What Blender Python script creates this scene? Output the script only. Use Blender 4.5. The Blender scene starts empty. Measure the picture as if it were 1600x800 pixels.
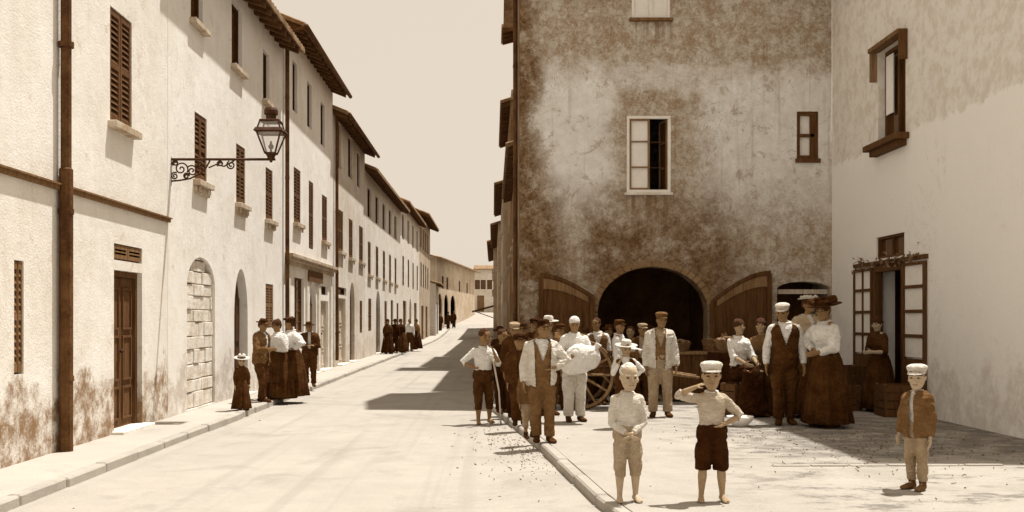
import bpy, bmesh, math, random
from mathutils import Vector, Matrix, noise
from math import sin, cos, pi, radians
random.seed(7)
V = Vector
C = bpy.context.scene.collection
FPX, HX, HY, EYE = 1600.0, 770.0, 498.0, 1.6      # lens in pixels of the 1600 px wide photograph, street vanishing point, eye height
XW = -4.95                                         # street wall of the left-hand houses
PAV = 0.09                                         # height of pavements above the road
YF = FPX * (EYE - PAV) / 120.0                     # front of the tower
XR = 530 * YF / FPX                                # wall of the white house on the right
SUN_EL, SHX, SHY = radians(70), -0.80, -0.60       # shadows fall left and towards the camera

def rise(y):
    if y < 65: return 0.0
    y = min(y, 128)
    return 0.0006 * (y - 65) ** 2

def ground_pt(px, py, z0=0.0):
    Y = FPX * (EYE - z0) / (py - HY)
    return V(((px - HX) * Y / FPX, Y, z0))

# ------------------------------------------------------------------ materials (the whole picture is a sepia print)
def sep(r):
    k = min(1.0, max(0.0, (r - 0.3) / 0.4))
    return (r, r ** (1.38 - 0.20 * k), r ** (1.95 - 0.45 * k), 1.0)
def pale(r): return (r, r * 0.91, r * 0.79, 1.0)      # sun-bleached dust and stone

def new_mat(name):
    m = bpy.data.materials.new(name); m.use_nodes = True
    nt = m.node_tree
    return m, nt, nt.nodes['Principled BSDF']

class NB:
    """small helper to wire node maths"""
    def __init__(s, nt): s.nt = nt
    def node(s, t, **kw):
        n = s.nt.nodes.new(t)
        for k, v in kw.items(): setattr(n, k, v)
        return n
    def link(s, a, b): s.nt.links.new(a, b)
    def put(s, sock, v):
        if hasattr(v, 'is_linked') or isinstance(v, bpy.types.NodeSocket): s.link(v, sock)
        else: sock.default_value = v
    def math(s, op, a, b=0.0, clamp=False):
        n = s.node('ShaderNodeMath', operation=op, use_clamp=clamp)
        s.put(n.inputs[0], a); s.put(n.inputs[1], b)
        return n.outputs[0]
    def ramp(s, v, lo, hi, smooth=True):
        n = s.node('ShaderNodeMapRange', interpolation_type='SMOOTHSTEP' if smooth else 'LINEAR')
        s.put(n.inputs[0], v); n.inputs[1].default_value = lo; n.inputs[2].default_value = hi
        return n.outputs[0]
    def mix(s, f, a, b, blend='MIX'):
        n = s.node('ShaderNodeMix', data_type='RGBA', blend_type=blend)
        s.put(n.inputs[0], f); s.put(n.inputs[6], a); s.put(n.inputs[7], b)
        return n.outputs[2]
    def noise(s, vec, scale, detail=4.0, rough=0.6, dist=0.0):
        n = s.node('ShaderNodeTexNoise')
        s.put(n.inputs['Vector'], vec)
        n.inputs['Scale'].default_value = scale; n.inputs['Detail'].default_value = detail
        n.inputs['Roughness'].default_value = rough; n.inputs['Distortion'].default_value = dist
        return n.outputs[0]
    def scaled(s, vec, sc):
        n = s.node('ShaderNodeVectorMath', operation='MULTIPLY')
        s.link(vec, n.inputs[0]); n.inputs[1].default_value = sc
        return n.outputs[0]
    def coord(s): return s.node('ShaderNodeTexCoord').outputs['Object']
    def pos(s): return s.node('ShaderNodeNewGeometry').outputs['Position']
    def xyz(s, vec):
        n = s.node('ShaderNodeSeparateXYZ'); s.link(vec, n.inputs[0]); return n.outputs
    def bump(s, h, strength, dist, bsdf):
        n = s.node('ShaderNodeBump'); n.inputs['Strength'].default_value = strength
        n.inputs['Distance'].default_value = dist
        s.link(h, n.inputs['Height']); s.link(n.outputs[0], bsdf.inputs['Normal'])

def simple(name, r, var=0.25, scale=8.0, rough=0.85, bump=0.15, metal=0.0, stretch=(1, 1, 1)):
    m, nt, b = new_mat(name); N = NB(nt)
    co = N.scaled(N.coord(), stretch)
    f = N.noise(co, scale, 5, 0.65)
    f2 = N.noise(co, scale * 7, 3, 0.6)
    k = N.math('ADD', N.math('MULTIPLY', f, 0.7), N.math('MULTIPLY', f2, 0.3))
    k = N.ramp(k, 0.3, 0.7)
    N.link(N.mix(k, sep(max(0.02, r * (1 - var))), sep(min(0.9, r * (1 + var)))), b.inputs['Base Color'])
    b.inputs['Roughness'].default_value = rough; b.inputs['Metallic'].default_value = metal
    b.inputs['Specular IOR Level'].default_value = 0.2
    if bump: N.bump(k, bump, 0.02, b)
    return m

def plaster(name, r, var=0.12, streak=0.25, damp=0.0, top=None, seed=0.0, spots=0.0):
    """limewashed plaster: big faded patches, fine grain, rain streaks, optional rising damp and a second paint above height `top`"""
    m, nt, b = new_mat(name); N = NB(nt)
    add = N.node('ShaderNodeVectorMath', operation='ADD'); N.link(N.pos(), add.inputs[0]); add.inputs[1].default_value = (seed, seed * 2, 0)
    co = add.outputs[0]
    big = N.ramp(N.noise(co, 0.55, 5, 0.62, 0.4), 0.32, 0.68)
    mid = N.ramp(N.noise(co, 3.2, 5, 0.65), 0.3, 0.7)
    fine = N.ramp(N.noise(co, 38, 3, 0.7), 0.3, 0.7)
    st = N.ramp(N.noise(N.scaled(co, (6, 6, 0.45)), 1.0, 4, 0.6), 0.52, 0.78)
    k = N.math('ADD', N.math('ADD', N.math('MULTIPLY', big, 0.5), N.math('MULTIPLY', mid, 0.25)), N.math('MULTIPLY', fine, 0.25))
    col = N.mix(k, sep(r * (1 - var * 1.5)), sep(min(0.88, r * (1 + var))))
    col = N.mix(N.math('MULTIPLY', st, streak), col, sep(r * 0.55))
    z = N.xyz(N.pos())[2]
    if top:
        zt, rt = top
        edge = N.math('ADD', z, N.math('MULTIPLY', N.math('SUBTRACT', N.noise(co, 2.5, 5, 0.7), 0.5), 0.5))
        mk = N.ramp(edge, zt - 0.04, zt + 0.04)
        sp = N.ramp(N.noise(co, 5, 6, 0.75), 0.42, 0.62)
        col = N.mix(mk, col, N.mix(N.math('MULTIPLY', sp, 0.4), sep(rt), sep(rt * 0.62)))
    if damp:
        zz = N.math('SUBTRACT', N.math('MULTIPLY', N.noise(co, 1.3, 6, 0.72), 2.6), 0.55)
        mk = N.ramp(N.math('SUBTRACT', zz, z), -0.25, 0.15)
        mk = N.math('MULTIPLY', mk, N.ramp(N.noise(co, 3.2, 8, 0.8), 0.36, 0.60))
        col = N.mix(N.math('MULTIPLY', mk, damp), col, sep(r * 0.3))
    crk = N.noise(N.scaled(co, (1, 1, 0.5)), 0.9, 7, 0.75, 1.5)
    crk = N.math('SUBTRACT', 1.0, N.ramp(N.math('ABSOLUTE', N.math('SUBTRACT', crk, 0.5)), 0.0, 0.006))
    col = N.mix(N.math('MULTIPLY', crk, N.math('MULTIPLY', N.ramp(N.noise(co, 0.45, 2, 0.5), 0.52, 0.6), 0.5)), col, sep(r * 0.4))
    flk = N.math('MULTIPLY', N.ramp(N.noise(co, 2.0, 9, 0.8, 0.4), 0.60, 0.625), 0.45 if r < .86 else .15)
    col = N.mix(flk, col, sep(r * 0.62))
    if spots:
        mk = N.ramp(N.noise(co, 1.7, 7, 0.78, 0.3), 0.56, 0.66)
        col = N.mix(N.math('MULTIPLY', mk, spots), col, sep(r * 0.5))
    N.link(col, b.inputs['Base Color'])
    b.inputs['Roughness'].default_value = 0.95; b.inputs['Specular IOR Level'].default_value = 0.1
    h = N.math('ADD', N.math('MULTIPLY', mid, 0.7), N.math('MULTIPLY', fine, 0.3))
    N.bump(h, 0.35, 0.02, b)
    return m

def tower_plaster():
    """weathered tower front: two pale areas where limewash is left, brown bare render elsewhere, darker at the lower left and around the arch"""
    m, nt, b = new_mat('tower_plaster'); N = NB(nt)
    p = N.pos()
    d1 = N.math('MULTIPLY', N.math('SUBTRACT', N.noise(p, 0.9, 6, 0.7), 0.5), 1.5)
    d2 = N.math('MULTIPLY', N.math('SUBTRACT', N.noise(N.scaled(p, (1.3, 1, 0.8)), 1.1, 6, 0.7, 0.3), 0.5), 1.5)
    o = N.xyz(p)
    x = N.math('ADD', o[0], d1); z = N.math('ADD', o[2], d2)
    def band(v, a0, a1, b0, b1):
        return N.math('MULTIPLY', N.ramp(v, a0, a1), N.math('SUBTRACT', 1.0, N.ramp(v, b0, b1)))
    L1 = N.math('MULTIPLY', band(x, 0.7, 1.15, 2.0, 2.6), band(z, 2.9, 4.8, 6.15, 6.85))
    L2 = N.math('MULTIPLY', band(x, 3.9, 4.5, 9, 10), band(z, 2.8, 5.0, 6.05, 6.8))
    L3 = N.math('MULTIPLY', N.math('MULTIPLY', band(x, 1.9, 2.3, 4.2, 4.4), band(z, 5.9, 6.2, 6.5, 6.7)), 0.5)
    L = N.math('MAXIMUM', N.math('MAXIMUM', L1, L2), L3)
    dark_tone = N.math('MULTIPLY', band(x, -9, -8, 1.0, 1.7), band(z, -2, -1, 3.6, 5.0))
    dark_tone2 = N.math('MULTIPLY', band(x, 1.2, 2.2, 4.2, 5.4), band(z, -2, -1, 3.0, 4.6))
    dark_tone3 = band(x, -9, -8, 0.7, 1.1)
    dark_tone = N.math('MAXIMUM', N.math('MAXIMUM', dark_tone, N.math('MULTIPLY', dark_tone2, 0.95)), N.math('MULTIPLY', dark_tone3, 1.0))  # darker at lower left, around the arch and down the stained left edge
    mot = N.ramp(N.noise(p, 4.5, 8, 0.82), 0.40, 0.60)
    fine = N.ramp(N.noise(p, 26, 4, 0.8), 0.36, 0.64)
    gran = N.math('ADD', N.math('MULTIPLY', mot, 0.6), N.math('MULTIPLY', fine, 0.4))
    base = N.mix(gran, sep(0.33), sep(0.70))
    light = N.mix(gran, sep(0.80), sep(0.95))
    col = N.mix(L, base, light)
    # flecks of bare render inside the pale areas
    fl = N.ramp(N.noise(p, 2.4, 10, 0.82, 0.5), 0.555, 0.595)
    col = N.mix(N.math('MULTIPLY', fl, 0.55), col, sep(0.36))
    dark = N.mix(gran, sep(0.09), sep(0.33))
    sk = N.math('MULTIPLY', dark_tone, N.ramp(N.noise(p, 1.8, 8, 0.8), 0.30, 0.55))
    col = N.mix(sk, col, dark)
    # rain streaks running down below the window sills
    st = N.ramp(N.noise(N.scaled(p, (7, 7, 0.3)), 1.0, 4, 0.6), 0.55, 0.75)
    col = N.mix(N.math('MULTIPLY', st, 0.35), col, sep(0.25))
    # drips under the two left-hand windows and a fallen patch with a crisp edge showing rubble
    dr = N.math('MULTIPLY', N.math('MULTIPLY', band(o[0], 2.55, 2.7, 3.45, 3.6), band(o[2], 3.3, 4.0, 4.05, 4.12)), N.ramp(N.noise(N.scaled(p, (9, 9, 0.5)), 1.0, 4, 0.6), 0.42, 0.6))
    dr2 = N.math('MULTIPLY', N.math('MULTIPLY', band(o[0], 2.65, 2.8, 3.45, 3.6), band(o[2], 6.8, 7.4, 7.45, 7.5)), N.ramp(N.noise(N.scaled(p, (9, 9, 0.5)), 1.0, 4, 0.6), 0.42, 0.6))
    col = N.mix(N.math('MULTIPLY', N.math('MAXIMUM', dr, dr2), 0.7), col, sep(0.2))
    crk = N.noise(N.scaled(p, (1.0, 1.0, 0.6)), 1.3, 7, 0.75, 1.2)
    crk = N.math('SUBTRACT', 1.0, N.ramp(N.math('ABSOLUTE', N.math('SUBTRACT', crk, 0.5)), 0.0, 0.008))
    col = N.mix(N.math('MULTIPLY', crk, N.math('MULTIPLY', N.ramp(N.noise(p, 0.8, 2, 0.5), 0.5, 0.6), 0.6)), col, sep(0.16))
    N.link(col, b.inputs['Base Color'])
    b.inputs['Roughness'].default_value = 0.95; b.inputs['Specular IOR Level'].default_value = 0.1
    N.bump(gran, 0.6, 0.03, b)
    return m

def earth(name, r, var=0.12, tracks=False, dark=0.0):
    m, nt, b = new_mat(name); N = NB(nt)
    p = N.pos()
    big = N.ramp(N.noise(p, 0.35, 5, 0.6, 0.3), 0.3, 0.7)
    mid = N.ramp(N.noise(p, 2.6, 6, 0.7), 0.3, 0.7)
    fine = N.ramp(N.noise(p, 60, 4, 0.75), 0.3, 0.7)
    k = N.math('ADD', N.math('ADD', N.math('MULTIPLY', big, 0.35), N.math('MULTIPLY', mid, 0.3)), N.math('MULTIPLY', fine, 0.35))
    col = N.mix(k, pale(r * (1 - var * 1.6)), pale(r * (1 + var)))
    wet = N.ramp(N.noise(p, 0.8, 8, 0.72, 0.6), 0.50, 0.66)
    col = N.mix(N.math('MULTIPLY', wet, 0.42), col, pale(r * 0.6))
    spk = N.ramp(N.noise(p, 9.0, 8, 0.85), 0.60, 0.68)
    col = N.mix(N.math('MULTIPLY', spk, 0.45), col, pale(r * 0.5))
    if tracks:   # faint wheel ruts along the street
        tr = N.ramp(N.noise(N.scaled(p, (3.4, 0.05, 1)), 1.0, 3, 0.5), 0.52, 0.70)
        col = N.mix(N.math('MULTIPLY', tr, 0.4), col, pale(r * 0.7))
    if dark:     # trodden litter and droppings, plus a dark patch standing in for house shadow
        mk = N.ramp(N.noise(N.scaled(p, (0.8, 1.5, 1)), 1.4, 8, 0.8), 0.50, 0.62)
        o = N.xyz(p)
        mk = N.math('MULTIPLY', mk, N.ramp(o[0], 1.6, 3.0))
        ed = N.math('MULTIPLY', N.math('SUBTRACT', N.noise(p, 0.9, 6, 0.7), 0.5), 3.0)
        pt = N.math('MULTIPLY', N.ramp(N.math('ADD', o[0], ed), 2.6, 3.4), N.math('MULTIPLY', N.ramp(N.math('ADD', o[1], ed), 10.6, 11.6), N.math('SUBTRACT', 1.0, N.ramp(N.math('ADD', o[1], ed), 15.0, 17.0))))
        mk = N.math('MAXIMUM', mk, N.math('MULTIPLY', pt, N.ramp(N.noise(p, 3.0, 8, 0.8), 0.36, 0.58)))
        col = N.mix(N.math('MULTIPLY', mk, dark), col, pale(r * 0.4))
    N.link(col, b.inputs['Base Color'])
    b.inputs['Roughness'].default_value = 1.0; b.inputs['Specular IOR Level'].default_value = 0.05
    N.bump(N.math('ADD', N.math('MULTIPLY', mid, 0.6), N.math('MULTIPLY', fine, 0.4)), 0.5, 0.02, b)
    return m

M = {}
M['plaster_a'] = plaster('plaster_a', 0.76, 0.08, 0.14, damp=0.95, seed=1)
M['plaster_b'] = plaster('plaster_b', 0.79, 0.08, 0.14, damp=0.5, seed=11)
M['plaster_c'] = plaster('plaster_c', 0.80, 0.09, 0.18, damp=0.3, seed=23)
M['plaster_d'] = plaster('plaster_d', 0.68, 0.15, 0.35, damp=0.4, seed=31, spots=0.5)
M['plaster_e'] = plaster('plaster_e', 0.74, 0.12, 0.3, damp=0.4, seed=47, spots=0.25)
M['plaster_f'] = plaster('plaster_f', 0.74, 0.14, 0.35, damp=0.4, seed=53, spots=0.3)
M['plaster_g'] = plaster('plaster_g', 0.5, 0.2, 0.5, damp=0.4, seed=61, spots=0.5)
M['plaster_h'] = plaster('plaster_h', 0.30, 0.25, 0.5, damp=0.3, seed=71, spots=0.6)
M['plaster_white'] = plaster('plaster_white', 0.89, 0.02, 0.05, damp=0.3, top=(4.6, 0.80), seed=83)
M['tower'] = tower_plaster()
M['road'] = earth('road_dust', 0.40, 0.10, tracks=True)
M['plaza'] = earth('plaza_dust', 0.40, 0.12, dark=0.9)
M['pave'] = earth('pavement_stone', 0.45, 0.08)
M['kerb'] = earth('kerb_stone', 0.42, 0.15)
M['shutter'] = simple('shutter_wood', 0.11, 0.35, 6, stretch=(3, 3, .5))
M['shutter2'] = simple('shutter_wood_worn', 0.18, 0.35, 6, stretch=(3, 3, .5))
M['wood'] = simple('old_wood', 0.11, 0.4, 5, stretch=(4, 4, .4), bump=0.3)
M['wood_mid'] = simple('weathered_wood', 0.24, 0.35, 5, stretch=(4, 4, .4), bump=0.3)
M['wood_pale'] = simple('bleached_wood', 0.55, 0.25, 5, stretch=(4, 4, .4), bump=0.3)
M['rafter'] = simple('rafter_wood', 0.10, 0.4, 4, bump=0.3)
M['tile'] = simple('roof_tile', 0.24, 0.45, 2.2, bump=0.4)
M['stone'] = simple('sill_stone', 0.45, 0.3, 4, bump=0.4)
M['stone_pale'] = simple('pale_stone', 0.68, 0.15, 4, bump=0.3)
M['paint'] = simple('pale_paint', 0.80, 0.06, 6, bump=0.1)
M['iron'] = simple('dark_iron', 0.06, 0.4, 9, rough=0.6, bump=0.2)
M['pipe'] = simple('rusty_pipe', 0.10, 0.5, 3.5, rough=0.8, bump=0.3)
M['curtain'] = simple('white_curtain', 0.82, 0.06, 5, bump=0.1)
M['void'] = simple('dark_room', 0.06, 0.3, 3)
M['dark_tone'] = simple('shade_lining', 0.11, 0.5, 1.5)  # dark colour for linings that stand in for shade inside openings
M['infill'] = simple('rubble_infill', 0.66, 0.22, 4, bump=0.6)
M['straw'] = simple('straw', 0.55, 0.3, 20, bump=0.4)
M['wicker'] = simple('wicker', 0.2, 0.45, 25, bump=0.6)
M['sack'] = simple('white_sacking', 0.8, 0.1, 30, bump=0.6)
M['veg'] = simple('leafy_greens', 0.22, 0.6, 12, bump=0.4)
M['pottery'] = simple('white_pottery', 0.78, 0.08, 6, rough=0.4, bump=0.05)
def glass_mat():
    m, nt, b = new_mat('old_glass'); N = NB(nt)
    b.inputs['Base Color'].default_value = sep(0.10); b.inputs['Roughness'].default_value = 0.12
    b.inputs['Specular IOR Level'].default_value = 0.5
    N.bump(N.noise(N.coord(), 3, 2, 0.5), 0.1, 0.02, b)
    return m
M['glass'] = glass_mat()
def lamp_glass():
    m, nt, b = new_mat('lantern_glass')
    b.inputs['Base Color'].default_value = sep(0.85); b.inputs['Roughness'].default_value = 0.08
    b.inputs['Alpha'].default_value = 0.22
    return m
M['lamp_glass'] = lamp_glass()
# people
def cloth_mat(name, r):
    """woven cloth with creases, worn and dusty in places"""
    m, nt, b = new_mat(name); N = NB(nt); co = N.coord()
    dust = N.ramp(N.noise(co, 5, 6, 0.7), 0.35, 0.7); weave = N.ramp(N.noise(co, 90, 2, 0.6), 0.3, 0.7)
    fold = N.noise(N.scaled(co, (9, 9, 22)), 1.0, 4, 0.55, 1.4); fold2 = N.noise(N.scaled(co, (16, 16, 5)), 1.0, 4, 0.55, 1.0)
    v = min(.34, .05 + .03 / r)
    col = N.mix(dust, sep(max(.03, r * (1 - v))), sep(min(.9, r * (1 + v))))
    col = N.mix(N.math('MULTIPLY', weave, .18), col, sep(r * .6))
    N.link(col, b.inputs['Base Color']); b.inputs['Roughness'].default_value = .95; b.inputs['Specular IOR Level'].default_value = .08
    N.bump(N.math('ADD', N.math('ADD', fold, fold2), N.math('MULTIPLY', weave, .08)), 0.9, 0.045, b)
    return m
for n, r in dict(skin=0.36, skin_dark=0.26, skin_pale=0.45, hair_dark=0.07, hair_fair=0.70, white=0.86, cream=0.70, grey=0.56, pale=0.45, tan=0.42, brown=0.20,
                 dark=0.085, black=0.05, straw_hat=0.7, shoe=0.08).items():
    M['p_' + n] = simple(n, r, 0.10, 26, bump=0.25) if 'skin' in n else simple(n, r, 0.25, 60, bump=0.5) if 'hair' in n else cloth_mat('cloth_' + n, r)
M['p_eye'] = simple('eye_dark', 0.07, 0.1, 5)
M['p_lip'] = simple('lip_tone', 0.2, 0.1, 5)

# ------------------------------------------------------------------ object helpers
def tag(o, label=None, cat=None, group=None, kind=None):
    if label: o['label'] = label
    if cat: o['category'] = cat
    if group: o['group'] = group
    if kind: o['kind'] = kind
    return o

def empty(name, loc, label, cat, group=None, rotz=0.0):
    o = bpy.data.objects.new(name, None); C.objects.link(o)
    o.location = loc; o.rotation_euler = (0, 0, rotz); o.empty_display_size = 0.2
    return tag(o, label, cat, group)

class Frame:
    """u along a wall, d into it, z up"""
    def __init__(s, o, u, n): s.o, s.u, s.n = V(o), V(u).normalized(), V(n).normalized()
    def p(s, u, d, z): return s.o + s.u * u + s.n * d + V((0, 0, z))
FL = Frame((XW, 0, 0), (0, 1, 0), (-1, 0, 0))
FT = Frame((0, YF, 0), (1, 0, 0), (0, 1, 0))
FR = Frame((XR, 0, 0), (0, 1, 0), (1, 0, 0))
FW = Frame((0, 0, 0), (1, 0, 0), (0, 1, 0))

class MB:
    """collects shapes in world space, builds one mesh"""
    def __init__(s): s.v = []; s.f = []; s.mi = []
    def add(s, vs, fs, mi=0):
        k = len(s.v); s.v += [V(v) for v in vs]; s.f += [[i + k for i in f] for f in fs]; s.mi += [mi] * len(fs)
    def quad(s, a, b, c, d, mi=0): s.add([a, b, c, d], [[0, 1, 2, 3]], mi)
    def box(s, F, u0, u1, d0, d1, z0, z1, mi=0):
        vs = [F.p(u, d, z) for z in (z0, z1) for d in (d0, d1) for u in (u0, u1)]
        s.add(vs, [[0, 1, 3, 2], [4, 6, 7, 5], [0, 4, 5, 1], [2, 3, 7, 6], [0, 2, 6, 4], [1, 5, 7, 3]], mi)
    def tube(s, pts, r, n=8, closed=False, cap=True, ref=None, mi=0):
        pts = [V(p) for p in pts]; m = len(pts)
        rs = r if isinstance(r, list) else [r] * m
        a = None; rings = []
        for i, p in enumerate(pts):
            if closed: t = pts[(i + 1) % m] - pts[i - 1]
            else: t = pts[min(i + 1, m - 1)] - pts[max(i - 1, 0)]
            t = t.normalized() if t.length > 1e-9 else V((0, 0, 1))
            if ref is not None: a0 = V(ref)
            elif a is None: a0 = V((0, 0, 1)) if abs(t.z) < 0.9 else V((1, 0, 0))
            else: a0 = a
            a = a0 - t * t.dot(a0)
            if a.length < 1e-6: a = t.orthogonal()
            a.normalize(); b = t.cross(a)
            rr = rs[i]; ra, rb = rr if isinstance(rr, (list, tuple)) else (rr, rr)
            rings.append([p + a * ra * cos(2 * pi * k / n) + b * rb * sin(2 * pi * k / n) for k in range(n)])
        vs = [q for ring in rings for q in ring]; fs = []
        for i in range(m if closed else m - 1):
            j = (i + 1) % m
            for k in range(n):
                k2 = (k + 1) % n
                fs.append([i * n + k, i * n + k2, j * n + k2, j * n + k])
        if cap and not closed:
            fs.append(list(range(n))[::-1]); fs.append([(m - 1) * n + k for k in range(n)])
        s.add(vs, fs, mi)
    def lathe(s, o, prof, n=16, axis=None, mi=0, fold=None):
        """profile (r, h) around axis through o"""
        ax = V(axis or (0, 0, 1)).normalized(); a = ax.orthogonal().normalized() if axis else V((1, 0, 0)); b = ax.cross(a)
        vs = []; fs = []
        for i, (r, h) in enumerate(prof):
            for k in range(n):
                t = 2 * pi * k / n; rr = r * (fold(t, i) if fold else 1.0)
                vs.append(V(o) + ax * h + a * rr * cos(t) + b * rr * sin(t))
        for i in range(len(prof) - 1):
            for k in range(n):
                k2 = (k + 1) % n
                fs.append([i * n + k, i * n + k2, (i + 1) * n + k2, (i + 1) * n + k])
        fs.append(list(range(n))[::-1]); fs.append([(len(prof) - 1) * n + k for k in range(n)])
        s.add(vs, fs, mi)
    def sphere(s, o, r, n=10, mi=0):
        rx, ry, rz = r if isinstance(r, (list, tuple)) else (r, r, r)
        m = max(4, n // 2 + 1); vs = []; fs = []
        for i in range(m + 1):
            ph = pi * i / m
            for k in range(n):
                t = 2 * pi * k / n
                vs.append(V(o) + V((rx * sin(ph) * cos(t), ry * sin(ph) * sin(t), -rz * cos(ph))))
        for i in range(m):
            for k in range(n):
                k2 = (k + 1) % n
                fs.append([i * n + k, i * n + k2, (i + 1) * n + k2, (i + 1) * n + k])
        s.add(vs, fs, mi)
    def prism(s, F, poly, d0, d1, mi=0):
        """poly of (u, z) extruded from depth d0 to d1"""
        n = len(poly)
        vs = [F.p(u, d0, z) for u, z in poly] + [F.p(u, d1, z) for u, z in poly]
        fs = [list(range(n)), [n + i for i in range(n)][::-1]] + [[i, n + i, n + (i + 1) % n, (i + 1) % n] for i in range(n)]
        s.add(vs, fs, mi)
    def build(s, name, mat, parent=None, smooth=False, fix=True, bevel=0.0, jitter=0.0):
        me = bpy.data.meshes.new(name)
        off = V((0, 0, 0)); q = parent
        while q is not None: off += q.location; q = q.parent
        me.from_pydata([v - off for v in s.v], [], s.f)
        mats = mat if isinstance(mat, (list, tuple)) else [mat]
        for m_ in mats: me.materials.append(m_)
        me.polygons.foreach_set('material_index', s.mi)
        if fix or bevel:
            bm = bmesh.new(); bm.from_mesh(me)
            bmesh.ops.remove_doubles(bm, verts=bm.verts, dist=1e-5)
            bmesh.ops.recalc_face_normals(bm, faces=bm.faces)
            if bevel:
                bmesh.ops.bevel(bm, geom=[e for e in bm.edges if e.is_manifold and e.calc_face_angle(0) > 0.6], offset=bevel, segments=1, affect='EDGES', clamp_overlap=True)
            bm.to_mesh(me); bm.free()
        if smooth: me.polygons.foreach_set('use_smooth', [True] * len(me.polygons))
        o = bpy.data.objects.new(name, me); C.objects.link(o)
        if parent is not None: o.parent = parent
        return o
# ------------------------------------------------------------------ people: limbs and torso grown as one skin, clothes as children
QUEUE = []
ADF = [0, .285, .47, .63, .82, .87, 1.0]
ADT = [0, .285, .47, .625, .81, .862, 1.0]
CHF = [0, .262, .435, .58, .76, .813, 1.0]
def lerp(a, b, t): return a + (b - a) * t
def interp(xs, ys, x):
    for i in range(len(xs) - 1):
        if x <= xs[i + 1]: return lerp(ys[i], ys[i + 1], (x - xs[i]) / (xs[i + 1] - xs[i]))
    return ys[-1]
TORSO = [(.455, .0, .070, .055), (.50, 0, .093, .066), (.55, .002, .092, .064), (.60, .0, .082, .057), (.66, -.002, .083, .058), (.72, -.003, .092, .064), (.77, -.002, .095, .064), (.80, 0, .088, .058), (.825, .004, .062, .046), (.85, .006, .038, .038)]
POSES = {   # (upper arm, forearm) as (outward, forward, up)
    'down': ((.17, .0, -1), (.06, .22, -1)), 'down2': ((.28, -.12, -1), (.05, .35, -1)),
    'akimbo': ((.85, -.3, -.75), (-.85, .42, -.42)), 'salute': ((.95, .30, .12), (-.80, .34, .52)),
    'clasp': ((.16, .12, -1), (-.62, .52, -.42)), 'hold': ((.30, .25, -.9), (-.30, .95, .05)),
    'pocket': ((.42, -.2, -.9), (-.28, .28, -.9)), 'face': ((.3, .55, -.75), (-.42, .30, .85)), 'fold': ((.22, .22, -.95), (-.9, .42, .10)),
    'reach': ((.2, .7, -.7), (-.05, .95, -.1)), 'hip': ((.7, -.1, -.7), (-.75, .4, -.35)), 'lap': ((.15, .45, -.9), (-.3, .8, -.35))}

def local_build(mb, name, mats, parent, smooth=True):
    me = bpy.data.meshes.new(name); me.from_pydata(mb.v, [], mb.f)
    for m in (mats if isinstance(mats, (list, tuple)) else [mats]): me.materials.append(m)
    me.polygons.foreach_set('material_index', mb.mi)
    bm = bmesh.new(); bm.from_mesh(me); bmesh.ops.recalc_face_normals(bm, faces=bm.faces); bm.to_mesh(me); bm.free()
    if smooth: me.polygons.foreach_set('use_smooth', [True] * len(me.polygons))
    o = bpy.data.objects.new(name, me); C.objects.link(o)
    if parent is not None: o.parent = parent
    return o

def skin_piece(mb, name, mats, parent, voxel, post=None, it=4):
    o = local_build(mb, name, mats, parent)
    r = o.modifiers.new('r', 'REMESH'); r.mode = 'VOXEL'; r.voxel_size = voxel; r.use_smooth_shade = True
    s = o.modifiers.new('s', 'SMOOTH'); s.factor = 0.5; s.iterations = it
    mats = mats if isinstance(mats, (list, tuple)) else [mats]
    QUEUE.append((o, mats, post)); return o

def finish_people():
    bpy.context.view_layer.update()
    dg = bpy.context.evaluated_depsgraph_get(); out = []
    for o, mats, post in QUEUE:
        out.append(bpy.data.meshes.new_from_object(o.evaluated_get(dg)))
    for (o, mats, post), me in zip(QUEUE, out):
        o.modifiers.clear(); old = o.data; nm = old.name; o.data = me; bpy.data.meshes.remove(old); me.name = nm
        me.materials.clear()
        for m in mats: me.materials.append(m)
        if post: post(me)
        me.polygons.foreach_set('use_smooth', [True] * len(me.polygons))

def wrinkle(amp, freq, seed, cut=None):
    """cloth folds; cut(co) drops faces (neckline, open front)"""
    def f(me):
        bm = bmesh.new(); bm.from_mesh(me); bm.normal_update()
        for v in bm.verts:
            c = v.co; q = V((c.x * freq, c.y * freq, c.z * freq * .45)) + V((seed, seed * .7, 0))
            v.co = c + v.normal * amp * max(-.35, noise.noise(q) + .6 * noise.noise(q * 2.3) + .5 * abs(noise.noise(V((c.x * 3, c.y * 3, c.z * freq * 1.6 + c.x * 14 + seed))))
                - .9 * max(0, .22 - abs(noise.noise(V((c.x * freq * .8 + c.z * 5, c.y * freq * .8, c.z * freq * .9 - c.x * 6)) + V((seed * 2, 0, seed))))) / .22)
        if cut:
            bmesh.ops.delete(bm, geom=[fc for fc in bm.faces if cut(fc.calc_center_median())], context='FACES')
        bm.to_mesh(me); bm.free()
    return f

def limb(mb, pts, rs, n=12, ref=None):
    mb.tube(pts, list(rs), n, ref=ref)
    for p, r in ((pts[0], rs[0]), (pts[-1], rs[-1])):
        rr = min(r) if isinstance(r, tuple) else r; mb.sphere(p, rr * .98, 10)

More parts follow.
